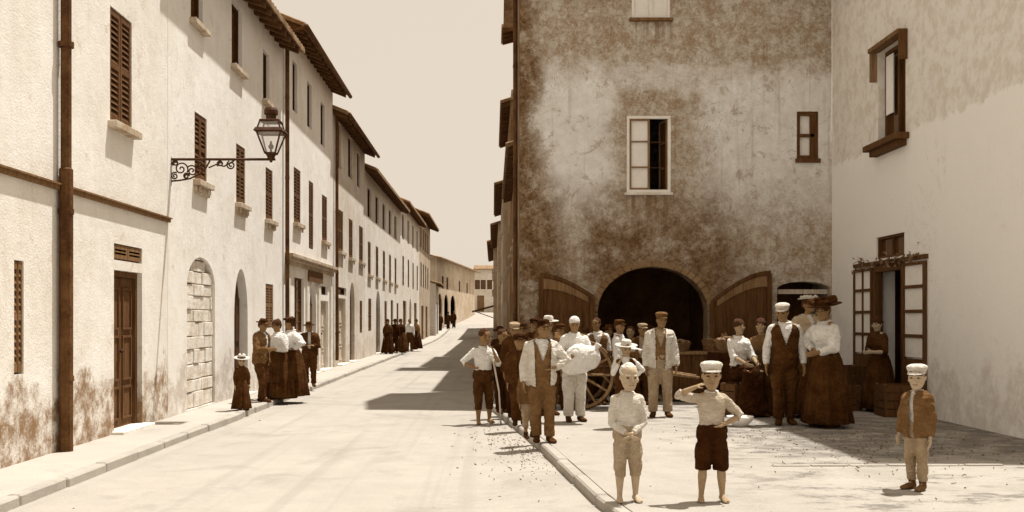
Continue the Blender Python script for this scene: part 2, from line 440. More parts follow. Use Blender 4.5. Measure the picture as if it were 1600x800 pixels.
def person(p, h, label, group, rot=0.0, child=0.0, female=False, arms=('down', 'down'), head=(0, 0), feet=((.055, .0), (.055, .0)), skin='skin', hair='hair_dark', hairstyle='short',
           hat=None, hatm='dark', shirt='white', sleeves='long', vest=None, jacket=None, openw=.03, trousers='dark', hem=.05, baggy=1.0, skirt=None, apron=None, shoes='shoe', build=1.0, vox=.011, seat=None, lean=0.0, kerchief=None):
    root = empty('person', p, label, 'person', group, rotz=rot)
    rnd = random.Random(label); sd = rnd.uniform(0, 50)
    if head == (0, 0): head = (rnd.uniform(-.5, .5), rnd.uniform(-.08, .2))
    if feet == ((.055, .0), (.055, .0)): feet = ((rnd.uniform(.04, .075), rnd.uniform(-.03, .04)), (rnd.uniform(.04, .08), rnd.uniform(-.03, .04)))
    if not lean and not seat: lean = rnd.uniform(-.04, .07)
    if jacket: sleeves = None
    zf = lambda f: interp(ADF, [lerp(a, c, child) for a, c in zip(ADT, CHF)], f) * h
    B = build * (1 - .09 * child) * h
    dz = 0.0
    if seat: dz = seat + .06 * h - zf(.5)
    LM = Matrix.Translation((0, 0, zf(.5) + dz)) @ Matrix.Rotation(lean, 4, 'X') @ Matrix.Translation((0, 0, -zf(.5)))
    up = lambda v: LM @ V(v)
    # ---- joints
    hips, knees, ankles = [], [], []
    for k, s in enumerate((-1, 1)):
        H_ = V((s * .052 * B, 0, zf(.49) + dz)); a = V((s * feet[k][0] * h, -feet[k][1] * h, zf(.045)))
        if seat: K = H_ + V((s * .03 * h, -.245 * h, .0)); a = V((K.x, K.y + .02, zf(.045)))
        else: K = (H_ + a) / 2 + V((s * .004 * h, -.012 * h - .03 * h * abs(feet[k][1]) * 4, 0)); K.z = zf(.27)
        hips.append(H_); knees.append(K); ankles.append(a)
    S, E, W, HD = [], [], [], []
    for k, s in enumerate((-1, 1)):
        ps = arms[k] if isinstance(arms[k], tuple) else POSES[arms[k]]
        cv = lambda d: V((s * d[0], -d[1], d[2])).normalized()
        sh = V((s * .098 * B * (.92 if female else 1), .004 * h, zf(.793)))
        e = sh + cv(ps[0]) * .168 * h; w = e + cv(ps[1]) * .142 * h
        S.append(up(sh)); E.append(up(e)); W.append(up(w)); HD.append((up(w) - up(e)).normalized())
    def torso(mb, g, add, zlo, zhi, fem=1.0):
        pts, rs = [], []
        for f, y, rx, ry in TORSO:
            if f < zlo - .001 or f > zhi + .001: continue
            if female:
                if .58 < f < .68: rx *= .86; ry *= .9
                if .70 < f < .79: ry *= 1.18; y -= .012
            pts.append(up((0, y * h, zf(f)))); rs.append((rx * B * g + add, ry * B * g + add))
        mb.tube(pts, rs, 20, ref=(1, 0, 0))
    # ---- head matrix
    hh = h - zf(.87); HM = LM @ Matrix.Translation((0, -.012 * h, zf(.87))) @ Matrix.Translation((0, .05 * h, 0)) @ Matrix.Rotation(head[0], 4, 'Z') @ Matrix.Rotation(head[1], 4, 'X') @ Matrix.Translation((0, -.05 * h, 0)) @ Matrix.Scale(hh, 4)
    hp = lambda x, y, z: HM @ V((x, y, z))
    HB = Matrix(HM); HI = HM.inverted()
    def head_piece(mb, build_fn):
        t = MB(); build_fn(t); mb.add([HM @ v for v in t.v], t.f)
    # ---- body skin
    b = MB(); torso(b, .93, 0, .455, .85)
    b.tube([up((0, .006 * h, zf(.815))), up((0, .0, zf(.85))), hp(0, .02, .12), hp(0, .03, .3)], [.036 * B, .030 * B, .029 * B, .028 * B], 12)
    rings = [(0.0, .13, .09, -.25), (.07, .20, .17, -.19), (.16, .255, .255, -.125), (.28, .295, .325, -.065), (.42, .325, .385, -.015), (.55, .335, .415, .01), (.70, .335, .42, .025), (.83, .285, .37, .03), (.93, .19, .26, .03), (.985, .08, .11, .03)]
    head_piece(b, lambda t: t.tube([(0, y, z) for z, rx, ry, y in rings], [(rx, ry) for z, rx, ry, y in rings], 20, ref=(1, 0, 0)))
    def feat(t):
        soft = child > .5 or female; ny = .025 if soft else 0; t.tube([(0, -.40, .55), (0, -.455 + ny, .42), (0, -.475 + ny, .375)], [.035, .042, .05], 8); t.sphere((.045, -.43, .36), .035, 6); t.sphere((-.045, -.43, .36), .035, 6)
        t.tube([(-.22, -.33, .575), (-.1, -.39, .59), (.1, -.39, .59), (.22, -.33, .575)], .02 if soft else .035, 8)
        for s in (-1, 1):
            t.sphere((s * .19, -.30, .40), (.12, .10, .11) if soft else (.10, .09, .085), 10); t.sphere((s * .345, .03, .47), (.035, .07, .11), 8)
        t.sphere((0, -.36, .24), (.11, .055, .035), 8); t.sphere((0, -.345, .19), (.09, .05, .035), 8); t.sphere((0, -.30, .04), (.11, .07, .06), 8)
    head_piece(b, feat)
    for k, s in enumerate((-1, 1)):
        limb(b, [hips[k], hips[k] * .55 + knees[k] * .45, knees[k], knees[k] * .65 + ankles[k] * .35, ankles[k] * .85 + knees[k] * .15, ankles[k]], [.044 * B, .047 * B, .034 * B, .036 * B, .023 * B, .022 * B])
        fx = s * .16
        ft = lambda dy, z: ankles[k] + V((fx * dy * h, -dy * h, z * h - ankles[k].z))
        b.tube([ft(-.032, .022), ft(-.01, .03), ft(.03, .026), ft(.075, .017), ft(.10, .012)], [(.017 * h, .018 * h), (.02 * h, .028 * h), (.021 * h, .025 * h), (.026 * h, .016 * h), (.024 * h, .010 * h)], 10, ref=(1, 0, 0))
        if vox < .008:
            for q in range(5): tp = ft(.108 - .006 * abs(q - 1) if s > 0 else .108 - .006 * abs(q - 1), .009) + V((s * (q - 2) * .0095 * h, 0, 0)); b.tube([tp + V((0, .02 * h, .002)), tp], [.006 * h, .0055 * h], 6); b.sphere(tp, .0055 * h, 6)
        limb(b, [S[k], S[k] * .5 + E[k] * .5, E[k], E[k] * .6 + W[k] * .4, W[k]], [.036 * B, .030 * B, .025 * B, .025 * B, .0165 * B])
        limb(b, [up((s * .05 * B, .005 * h, zf(.815))), S[k]], [.035 * B, .037 * B])
        # hand: palm, four unequal bent fingers, thumb from the side of the palm
        hd = HD[k]; L = .104 * h; inw = V((-s, -.25, 0.05)); n_ = inw - hd * inw.dot(hd)
        if n_.length < .3: n_ = V((0, .2, -1)) - hd * V((0, .2, -1)).dot(hd)
        n_.normalize(); c_ = hd.cross(n_).normalized(); pw = .0235 * h; pa, pb = W[k], W[k] + hd * L * .5
        b.tube([pa, pa + hd * L * .2, pb], [(.015 * h, .011 * h), (pw * .95, .0115 * h), (pw, .0085 * h)], 10, ref=c_); b.sphere(pb, .009 * h, 6)
        tside = c_ if c_.y < 0 or abs(c_.y) < .2 and c_.z > 0 else -c_
        for q, fl in enumerate((.40, .47, .44, .35)):
            o_ = pb + tside * pw * (.75 - .5 * q); d1 = (hd + n_ * .25 + tside * .06 * (1.5 - q)).normalized(); d2 = (hd + n_ * .75).normalized(); f1 = o_ + d1 * fl * L * .55; f2 = f1 + d2 * fl * L * .5
            b.tube([o_ - hd * .01, f1, f2], [.0055 * h, .005 * h, .0042 * h], 6); b.sphere(f2, .0042 * h, 6)
        t0 = pa + hd * L * .15 + tside * pw * .6; t1 = t0 + (hd * .55 + tside * .75 + n_ * .2).normalized() * L * .28; t2 = t1 + (hd * .9 + tside * .2 + n_ * .3).normalized() * L * .22
        b.tube([t0, t1, t2], [.0085 * h, .0065 * h, .005 * h], 6); b.sphere(t2, .005 * h, 6)
    def paint(me):
        cs = HI
        for f in me.polygons:
            q = cs @ f.center
            if q.y < -.2 and 0 < q.z < 1:
                if ((abs(q.x) - .14) / .062) ** 2 + ((q.z - .50) / .034) ** 2 < 1: f.material_index = 1
                elif (q.x / .11) ** 2 + ((q.z - .215) / .022) ** 2 < 1 and q.y < -.3: f.material_index = 2
                elif ((abs(q.x) - .14) / .10) ** 2 + ((q.z - .605) / .022) ** 2 < 1 and vox < .02: f.material_index = 3
    skin_piece(b, 'body', [M['p_' + skin], M['p_eye'], M['p_lip'], M['p_' + hair]], root, vox, paint, it=3)
    # ---- hair
    if hairstyle:
        b = MB()
        def hr(t):
            if hairstyle == 'crop': t.sphere((0, .06, .665), (.345, .425, .372), 20); t.sphere((0, .16, .50), (.305, .30, .29), 16)
            elif hairstyle == 'short': t.sphere((0, .06, .665), (.365, .435, .385), 20); t.sphere((0, .18, .50), (.315, .31, .30), 16)
            else:
                t.sphere((0, .05, .68), (.40, .46, .41), 20); t.sphere((0, .22, .48), (.33, .33, .34), 16); t.sphere((0, .25, .95 if hairstyle == 'bun' else .6), (.2, .2, .17), 14)
        head_piece(b, hr)
        def rough(me):
            for v in me.vertices: v.co += v.normal * .05 * hh * noise.noise(v.co * 28 + V((sd, 0, 0)))
        skin_piece(b, 'hair', M['p_' + hair], root, vox * 1.1, rough, it=2)
    # ---- clothes
    cv_ = vox * 1.15; am = .007 * h
    if shirt:
        b = MB(); lo = .55 if not (female and skirt) else .60
        torso(b, 1.07, .012, lo, .85 if not female else .85)
        if female:
            torso(b, 1.13, .016, .60, .80)
        for k, s in enumerate((-1, 1)):
            puff = 1.35 if female else 1.0
            limb(b, [up((s * .04 * B, .006 * h, zf(.815))), S[k]], [.034 * B, .041 * B])
            if sleeves == 'long': pts, rs = [S[k], S[k] * .55 + E[k] * .45, E[k], E[k] * .5 + W[k] * .5, W[k] * .93 + E[k] * .07], [.041 * B, .042 * B * puff, .037 * B * puff, .034 * B, .027 * B]
            elif sleeves == 'rolled': pts, rs = [S[k], S[k] * .5 + E[k] * .5, E[k], E[k] * .75 + W[k] * .25], [.041 * B, .040 * B, .037 * B, .037 * B]
            elif sleeves == 'short': pts, rs = [S[k], S[k] * .4 + E[k] * .6], [.045 * B, .043 * B]
            else: pts = None
            if pts: b.tube(pts, rs, 12)
        skin_piece(b, 'blouse' if female else 'shirt', M['p_' + shirt], root, cv_, wrinkle(am, 9, sd))
        # collar
        b = MB(); cpts = [up((.043 * B * cos(a), .006 * h + .041 * B * sin(a), zf(.848) + .006 * h * sin(a))) for a in [2 * pi * i / 20 for i in range(20)]]
        b.tube(cpts, (.008 * h, .013 * h), 8, closed=True, ref=(0, 0, 1)); local_build(b, 'collar', M['p_' + (kerchief or shirt)], root)
    if vest:
        b = MB(); torso(b, 1.16, .022, .55, .83)
        zt, zw = zf(.82) + dz, zf(.60) + dz
        skin_piece(b, 'waistcoat', M['p_' + vest], root, cv_, wrinkle(am * .7, 9, sd + 5, lambda c: c.y < .01 and c.z > zf(.66) + dz and abs(c.x) < .052 * B * (c.z - zf(.66) - dz) / (zf(.82) - zf(.66))))
    if jacket:
        b = MB(); torso(b, 1.21, .027, .455, .85)
        for k, s in enumerate((-1, 1)):
            limb(b, [up((s * .045 * B, .006 * h, zf(.815))), S[k]], [.043 * B, .050 * B])
            b.tube([S[k], S[k] * .5 + E[k] * .5, E[k], E[k] * .5 + W[k] * .5, W[k] * .96 + E[k] * .04], [.050 * B, .048 * B, .045 * B, .041 * B, .036 * B], 12)
        skin_piece(b, 'jacket', M['p_' + jacket], root, cv_, wrinkle(am * 1.3, 8, sd + 9, lambda c: c.y < -.02 and abs(c.x) < openw * h * (.75 + .5 * (c.z - dz) / h) and c.z > zf(.44)))
    if seat and female:      # long skirt spread over the knees of a seated woman
        b = MB(); mk, ma = (knees[0] + knees[1]) / 2, (ankles[0] + ankles[1]) / 2
        mh = (hips[0] + hips[1]) / 2
        limb(b, [mh + V((0, .03, .05)), mh, mk * .5 + mh * .5, mk + V((0, 0, -.01))], [(.10 * B, .075 * B), (.115 * B, .085 * B), (.12 * B, .07 * B), (.125 * B, .065 * B)], 18, ref=(1, 0, 0))
        b.tube([mk + V((0, .0, .02)), mk * .6 + ma * .4 + V((0, .02, 0)), V((ma.x, ma.y + .03, .04))], [(.125 * B, .06 * B), (.14 * B, .09 * B), (.165 * B, .13 * B)], 18, ref=(1, 0, 0))
        skin_piece(b, 'skirt', M['p_' + trousers], root, cv_, wrinkle(am * 2.2, 9, sd + 3)); trousers = None
    if trousers and not skirt:
        b = MB(); pts, rs = [], []
        for f, y, rx, ry in TORSO:
            if f <= .605: pts.append(V((0, y * h, zf(f) + dz))); rs.append((rx * B * 1.12 + .018, ry * B * 1.14 + .020))
        b.tube(pts, rs, 18, ref=(1, 0, 0))
        for k, s in enumerate((-1, 1)):
            q = zf(hem); a, K, H_ = ankles[k], knees[k], hips[k]
            if hem > .2: bot = K + (a - K) * max(0, (K.z - q) / max(.01, K.z - a.z)); pts, rs = [H_, H_ * .8 + K * .2, H_ * .5 + K * .5, K, bot], [.045 * B, .064 * B * min(baggy, 1.1), .064 * B * baggy, .058 * B * baggy, .052 * B * baggy]
            else: bot = a + (K - a) * ((q - a.z) / max(.01, K.z - a.z)); pts, rs = [H_, H_ * .8 + K * .2, H_ * .5 + K * .5, K, K * .5 + bot * .5, bot], [.045 * B, .064 * B * min(baggy, 1.1), .061 * B * baggy, .050 * B * baggy, .045 * B * baggy, .043 * B * baggy]
            b.tube(pts, rs, 14)
        skin_piece(b, 'trousers', M['p_' + trousers], root, cv_, wrinkle(am * 1.3, 8, sd + 3))
    if skirt:
        b = MB(); n = 110; prof = [(.075, .615), (.088, .59), (.105, .54), (.125, .44), (.145, .30), (.165, .15), (.18, .035), (.172, .033), (.07, .3)]
        def fold(t, i): return 1 + min(i, 6) / 6 * (.085 * sin(7 * t + sd) + .055 * sin(13 * t + 2 * sd + .15 * i) + .035 * sin(22 * t + sd * 3))
        b.lathe((0, 0, 0), [((r * B * 1.05), zf(z)) for r, z in prof], n, fold=fold)
        local_build(b, 'skirt', M['p_' + skirt], root)
    if apron:
        b = MB(); n = 14; rows = 8; vs = []
        for j in range(rows + 1):
            z = lerp(.60, .22, j / rows); r = interp([.15, .30, .44, .54, .60], [.165, .145, .125, .105, .085], z) * B * 1.05 * 1.1 + .014
            for i in range(n + 1):
                t = -pi / 2 + (i / n - .5) * 1.5; vs.append((r * cos(t) * (1 + .02 * sin(i * 1.7)), r * sin(t) * (1 + .02 * sin(i * 1.7)), zf(z)))
        W_ = n + 1; b.add(vs, [[j * W_ + i, j * W_ + i + 1, (j + 1) * W_ + i + 1, (j + 1) * W_ + i] for j in range(rows) for i in range(n)]); local_build(b, 'apron', M['p_' + apron], root)
    if shoes:
        for k, s in enumerate((-1, 1)):
            b = MB(); a = ankles[k]; fx = s * .16
            ft = lambda dy, z: a + V((fx * dy * h, -dy * h, z * h - a.z))
            b.tube([ft(-.04, .02), ft(-.03, .022), ft(0, .028), ft(.045, .024), ft(.09, .018), ft(.115, .014), ft(.125, .012)], [(.012 * h, .012 * h), (.022 * h, .022 * h), (.026 * h, .028 * h), (.027 * h, .024 * h), (.031 * h, .018 * h), (.024 * h, .014 * h), (.01 * h, .008 * h)], 12, ref=(1, 0, 0))
            b.tube([ft(-.012, .02), a + V((0, 0, .035 * h))], [.027 * h, .029 * h], 12); local_build(b, 'shoe', M['p_' + shoes], root)
    # ---- hats
    if hat:
        b = MB(); mat = M['p_' + hatm]
        def ht(t):
            if hat == 'cap':
                t.lathe((0, .02, .72), [(.37, 0), (.375, .05), (.42, .14), (.435, .20), (.40, .27), (.28, .325), (.08, .345)], 24)
                n = 12; vs = []
                for i in range(n + 1):
                    a = pi + pi * i / n; vs += [(.36 * cos(a), .0 + .38 * sin(a), .745), (.37 * cos(a), -.02 + .60 * sin(a), .675)]
                lo = [(x, y, z - .02) for x, y, z in vs]; m_ = len(vs)
                t.add(vs + lo, [[2 * i, 2 * i + 1, 2 * i + 3, 2 * i + 2] for i in range(n)] + [[m_ + 2 * i, m_ + 2 * i + 2, m_ + 2 * i + 3, m_ + 2 * i + 1] for i in range(n)] + [[2 * i + 1, m_ + 2 * i + 1, m_ + 2 * i + 3, 2 * i + 3] for i in range(n)])
            elif hat in ('brim', 'straw'):
                w = .66 if hat == 'brim' else .74
                t.lathe((0, .03, .72), [(.36, -.01), (w * .8, -.025), (w, .0), (w, .022), (w * .8, .0), (.375, .02), (.365, .12), (.34, .30), (.27, .37), (.12, .34), (.03, .33)], 28, fold=lambda a, i: 1 + (.05 * cos(2 * a) if 1 < i < 5 else 0))
            elif hat == 'boater':
                t.lathe((0, .03, .76), [(.36, -.01), (.6, -.01), (.6, .015), (.375, .015), (.365, .2), (.34, .23), (.05, .235)], 28)
            elif hat == 'cloth':
                t.sphere((0, .05, .70), (.375, .45, .365), 20); t.sphere((0, .2, .5), (.33, .32, .28), 14)
            elif hat == 'plume':
                t.lathe((0, .02, .80), [(.38, -.05), (.8, -.03), (1.08, .05), (1.08, .07), (.78, .01), (.44, .02), (.46, .25), (.34, .34), (.05, .35)], 30, fold=lambda a, i: 1 + (.06 * sin(3 * a + sd) if 0 < i < 5 else 0))
                r2 = random.Random(3)
                for i in range(26):
                    a = r2.uniform(0, 2 * pi); q = r2.uniform(.1, .85); t.sphere((q * cos(a), q * sin(a), 1.0 + r2.uniform(-.03, .3) * (1 - q * .6)), (r2.uniform(.1, .2),) * 2 + (r2.uniform(.08, .16),), 7)
            elif hat == 'flowers':
                t.lathe((0, .02, .80), [(.36, -.03), (.62, -.02), (.66, .02), (.6, .03), (.38, .03), (.36, .14), (.05, .17)], 24)
                r2 = random.Random(9)
                for i in range(16):
                    a = 2 * pi * i / 16; t.sphere((.45 * cos(a), .45 * sin(a), .88 + r2.uniform(-.02, .06)), r2.uniform(.07, .12), 7)
        t = MB(); ht(t); b.add([HM @ v for v in t.v], t.f)
        local_build(b, 'cap' if hat == 'cap' else 'headscarf' if hat == 'cloth' else 'hat', mat, root)
    return root
# ------------------------------------------------------------------ walls with openings
def arch_pts(o, n=14):
    uc, r = (o['u0'] + o['u1']) / 2, (o['u1'] - o['u0']) / 2
    return [(uc - r * cos(pi * i / n), o['zs'] + (o['z1'] - o['zs']) * sin(pi * i / n)) for i in range(n + 1)]

def wall_mesh(F, u0, u1, z0, z1, depth, ops, rv=0.2):
    b = MB()
    us = sorted({u0, u1, *[o['u0'] for o in ops], *[o['u1'] for o in ops]})
    zs = sorted({z0, z1, *[o['z0'] for o in ops], *[o['z1'] for o in ops]})
    us = [u for u in us if u0 <= u <= u1]; zs = [z for z in zs if z0 <= z <= z1]
    for i in range(len(us) - 1):
        for j in range(len(zs) - 1):
            uc, zc = (us[i] + us[i + 1]) / 2, (zs[j] + zs[j + 1]) / 2
            if any(o['u0'] < uc < o['u1'] and o['z0'] < zc < o['z1'] for o in ops): continue
            b.quad(F.p(us[i], 0, zs[j]), F.p(us[i + 1], 0, zs[j]), F.p(us[i + 1], 0, zs[j + 1]), F.p(us[i], 0, zs[j + 1]))
    for o in ops:
        a0, a1, b0, b1, r = o['u0'], o['u1'], o['z0'], o['z1'], o.get('rv', rv)
        if 'zs' in o:
            pts = arch_pts(o)
            path = [(a0, b0)] + pts + [(a1, b0)]
            for k in range(len(pts) - 1):
                (ua, za), (ub, zb) = pts[k], pts[k + 1]
                b.quad(F.p(ua, 0, za), F.p(ub, 0, zb), F.p(ub, 0, b1), F.p(ua, 0, b1))
        else: path = [(a0, b0), (a0, b1), (a1, b1), (a1, b0)]
        for (ua, za), (ub, zb) in zip(path, path[1:] + path[:1]):
            b.quad(F.p(ua, 0, za), F.p(ub, 0, zb), F.p(ub, r, zb), F.p(ua, r, za))
        # masonry behind the reveal, so that walls have thickness
    b.quad(F.p(u0, 0, z0), F.p(u0, depth, z0), F.p(u0, depth, z1), F.p(u0, 0, z1))
    b.quad(F.p(u1, 0, z0), F.p(u1, depth, z0), F.p(u1, depth, z1), F.p(u1, 0, z1))
    b.quad(F.p(u0, depth, z0), F.p(u1, depth, z0), F.p(u1, depth, z1), F.p(u0, depth, z1))
    b.quad(F.p(u0, 0, z1), F.p(u1, 0, z1), F.p(u1, depth, z1), F.p(u0, depth, z1))
    return b

def louvre_leaf(b, F, u0, u1, z0, z1, d0, d1, slats=None):
    w = min(0.055, (u1 - u0) * 0.16)
    b.box(F, u0, u0 + w, d0, d1, z0, z1); b.box(F, u1 - w, u1, d0, d1, z0, z1)
    for za, zb in ((z0, z0 + 0.08), (z1 - 0.08, z1), ((z0 + z1) / 2 - 0.035, (z0 + z1) / 2 + 0.035)):
        b.box(F, u0 + w, u1 - w, d0, d1, za, zb)
    n = slats or max(8, int((z1 - z0) / 0.085))
    for i in range(n):
        zc = z0 + 0.08 + (z1 - z0 - 0.16) * (i + 0.5) / n
        if abs(zc - (z0 + z1) / 2) < 0.05: continue
        h = (z1 - z0) / n * 0.42
        vs = [F.p(u0 + w, d0 + 0.004, zc - h), F.p(u1 - w, d0 + 0.004, zc - h), F.p(u1 - w, d1 - 0.004, zc + h), F.p(u0 + w, d1 - 0.004, zc + h)]
        k = [v + V((0, 0, 0.012)) for v in vs]
        b.add(vs + k, [[0, 1, 2, 3], [7, 6, 5, 4], [0, 4, 5, 1], [1, 5, 6, 2], [2, 6, 7, 3], [3, 7, 4, 0]])

def frame_ring(b, F, u0, u1, z0, z1, d0, d1, w, mi=0):
    b.box(F, u0, u1, d0, d1, z0, z0 + w, mi); b.box(F, u0, u1, d0, d1, z1 - w, z1, mi)
    b.box(F, u0, u0 + w, d0, d1, z0 + w, z1 - w, mi); b.box(F, u1 - w, u1, d0, d1, z0 + w, z1 - w, mi)

def sill(F, o, root, deep=0.12, th=0.09, apron=0.0):
    b = MB(); b.box(F, o['u0'] - 0.08, o['u1'] + 0.08, -deep, 0.10, o['z0'] - th, o['z0'] + 0.004)
    if apron:
        b.box(F, o['u0'] - 0.04, o['u1'] + 0.04, -0.05, 0.02, o['z0'] - apron, o['z0'] - th)
        for k in (0.12, 0.88):
            uu = o['u0'] + (o['u1'] - o['u0']) * k
            b.box(F, uu - 0.05, uu + 0.05, -deep + 0.03, -0.05, o['z0'] - th - 0.10, o['z0'] - th)
    return b.build('sill', M['stone'], root, bevel=0.008)

def add_window(F, o, root):
    t = o.get('t', 'louvre'); u0, u1, z0, z1 = o['u0'] + 0.003, o['u1'] - 0.003, o['z0'] + 0.003, o['z1'] - 0.003
    fb = MB(); frame_ring(fb, F, u0, u1, z0, z1, 0.07, 0.15, 0.05)
    um = (u0 + u1) / 2
    if t in ('louvre', 'glazed'):
        w = fb.build('window', M[o.get('fm', 'shutter')], root)
    if t == 'louvre':
        sm = M[o.get('m', 'shutter')]
        for a, c in ((u0 + 0.01, um - 0.008), (um + 0.008, u1 - 0.01)):
            b = MB(); louvre_leaf(b, F, a, c, z0 + 0.02, z1 - 0.01, 0.012, 0.062, o.get('slats')); b.build('shutter', sm, w)
    if t == 'glazed':
        pb = MB(); pb.box(F, u0 + 0.05, u1 - 0.05, 0.11, 0.122, z0 + 0.05, z1 - 0.05); pb.build('pane', M['glass'], w)
        mb = MB(); mb.box(F, um - 0.02, um + 0.02, 0.085, 0.108, z0 + 0.05, z1 - 0.05)
        for k in range(1, o.get('bars', 3)):
            zz = z0 + (z1 - z0) * k / o.get('bars', 3)
            mb.box(F, u0 + 0.05, um - 0.02, 0.09, 0.108, zz - 0.012, zz + 0.012); mb.box(F, um + 0.02, u1 - 0.05, 0.09, 0.108, zz - 0.012, zz + 0.012)
        mb.build('glazing_bar', M[o.get('fm', 'shutter')], w)
    if t == 'void':
        w = fb.build('window', M['void'], root)
        pb = MB(); pb.box(F, u0 + 0.05, u1 - 0.05, 0.13, 0.145, z0 + 0.05, z1 - 0.05); pb.build('pane', M['glass'], w)
    if o.get('sill', True) and t != 'shop': sill(F, o, w, apron=o.get('apron', 0))
    return w

def add_door(F, o, root):
    u0, u1, z0, z1 = o['u0'], o['u1'], o['z0'], o['z1']; m = M[o.get('m', 'wood')]
    um = (u0 + u1) / 2; d0 = o.get('d', 0.12)
    if 'zs' in o:
        b = MB(); pts = arch_pts(o)
        for s in (0, 1):
            half = [p for p in pts if (p[0] <= um + 1e-6 if s == 0 else p[0] >= um - 1e-6)]
            poly = ([(u0, z0)] + half + [(um, z0)]) if s == 0 else ([(um, z0)] + half + [(u1, z0)])
            b.prism(F, poly, d0 + 0.01 * s, d0 + 0.05 + 0.01 * s)
        for k in (0.25, 0.75):
            uu = u0 + (u1 - u0) * k
            b.box(F, uu - 0.3 * (u1 - u0) / 2, uu + 0.3 * (u1 - u0) / 2, d0 - 0.02, d0, z0 + 0.15, z0 + 0.9)
            b.box(F, uu - 0.3 * (u1 - u0) / 2, uu + 0.3 * (u1 - u0) / 2, d0 - 0.02, d0, z0 + 1.05, min(z1 - 0.3, z0 + 1.9))
        d = b.build('door', m, root)
    else:
        fb = MB(); fb.box(F, u0 + 0.002, u0 + 0.07, d0 - 0.05, d0 + 0.03, z0, z1 - 0.002); fb.box(F, u1 - 0.07, u1 - 0.002, d0 - 0.05, d0 + 0.03, z0, z1 - 0.002)
        fb.box(F, u0 + 0.07, u1 - 0.07, d0 - 0.05, d0 + 0.03, z1 - 0.08, z1 - 0.002)
        d = fb.build('door', m, root)
        for s, (a, c) in enumerate(((u0 + 0.075, um - 0.006), (um + 0.006, u1 - 0.075))):
            b = MB(); b.box(F, a, c, d0, d0 + 0.04, z0 + 0.01, z1 - 0.085)
            w = c - a
            for za, zb in ((0.06, 0.28), (0.32, 0.62), (0.66, 0.94)):
                h = z1 - z0 - 0.1
                frame_ring(b, F, a + 0.12 * w, c - 0.12 * w, z0 + za * h, z0 + zb * h, d0 - 0.022, d0, 0.03)
            b.build('door_leaf', M[o.get('lm', o.get('m', 'wood'))], d)
        h = MB(); h.sphere(F.p(um - 0.06, d0 - 0.05, z0 + 1.05), 0.03, 8); h.tube([F.p(um - 0.06, d0, z0 + 1.05), F.p(um - 0.06, d0 - 0.05, z0 + 1.05)], 0.012, 6)
        h.build('handle', M['iron'], d)
    if o.get('step', True):
        b = MB(); b.box(F, u0 - 0.08, u1 + 0.08, -0.16, d0 + 0.02, z0 - 0.10, z0 + 0.02); b.build('doorstep', M['stone_pale'], d, bevel=0.01)
    return d

def add_infill(F, o, root):
    """doorway walled up with rough courses of rubble"""
    rnd = random.Random(int(o['u0'] * 100)); b = MB(); z = o['z0']; pts = arch_pts(o)
    def half_w(zz):
        if zz <= o['zs']: return (o['u1'] - o['u0']) / 2
        k = min(1, (zz - o['zs']) / (o['z1'] - o['zs'])); return (o['u1'] - o['u0']) / 2 * math.sqrt(max(0, 1 - k * k))
    uc = (o['u0'] + o['u1']) / 2
    while z < o['z1'] - 0.05:
        h = rnd.uniform(0.16, 0.27); zt = min(z + h, o['z1'])
        w = half_w(zt) if zt < o['z1'] else 0.1
        u = uc - w
        while u < uc + w - 0.05:
            l = rnd.uniform(0.25, 0.6); ue = min(u + l, uc + w)
            g = 0.012; dd = rnd.uniform(0.0, 0.035)
            b.box(F, u + g * .4, ue - g * .4, 0.03 + dd, 0.3, z + rnd.uniform(.3, 1.6) * g, zt - g * rnd.uniform(0, .8)); u = ue
        z = zt
    b.box(F, o['u0'], o['u1'], 0.085, 0.32, o['z0'], o['zs'])
    return b.build('blocked_doorway', M['infill'], root, bevel=0.008)

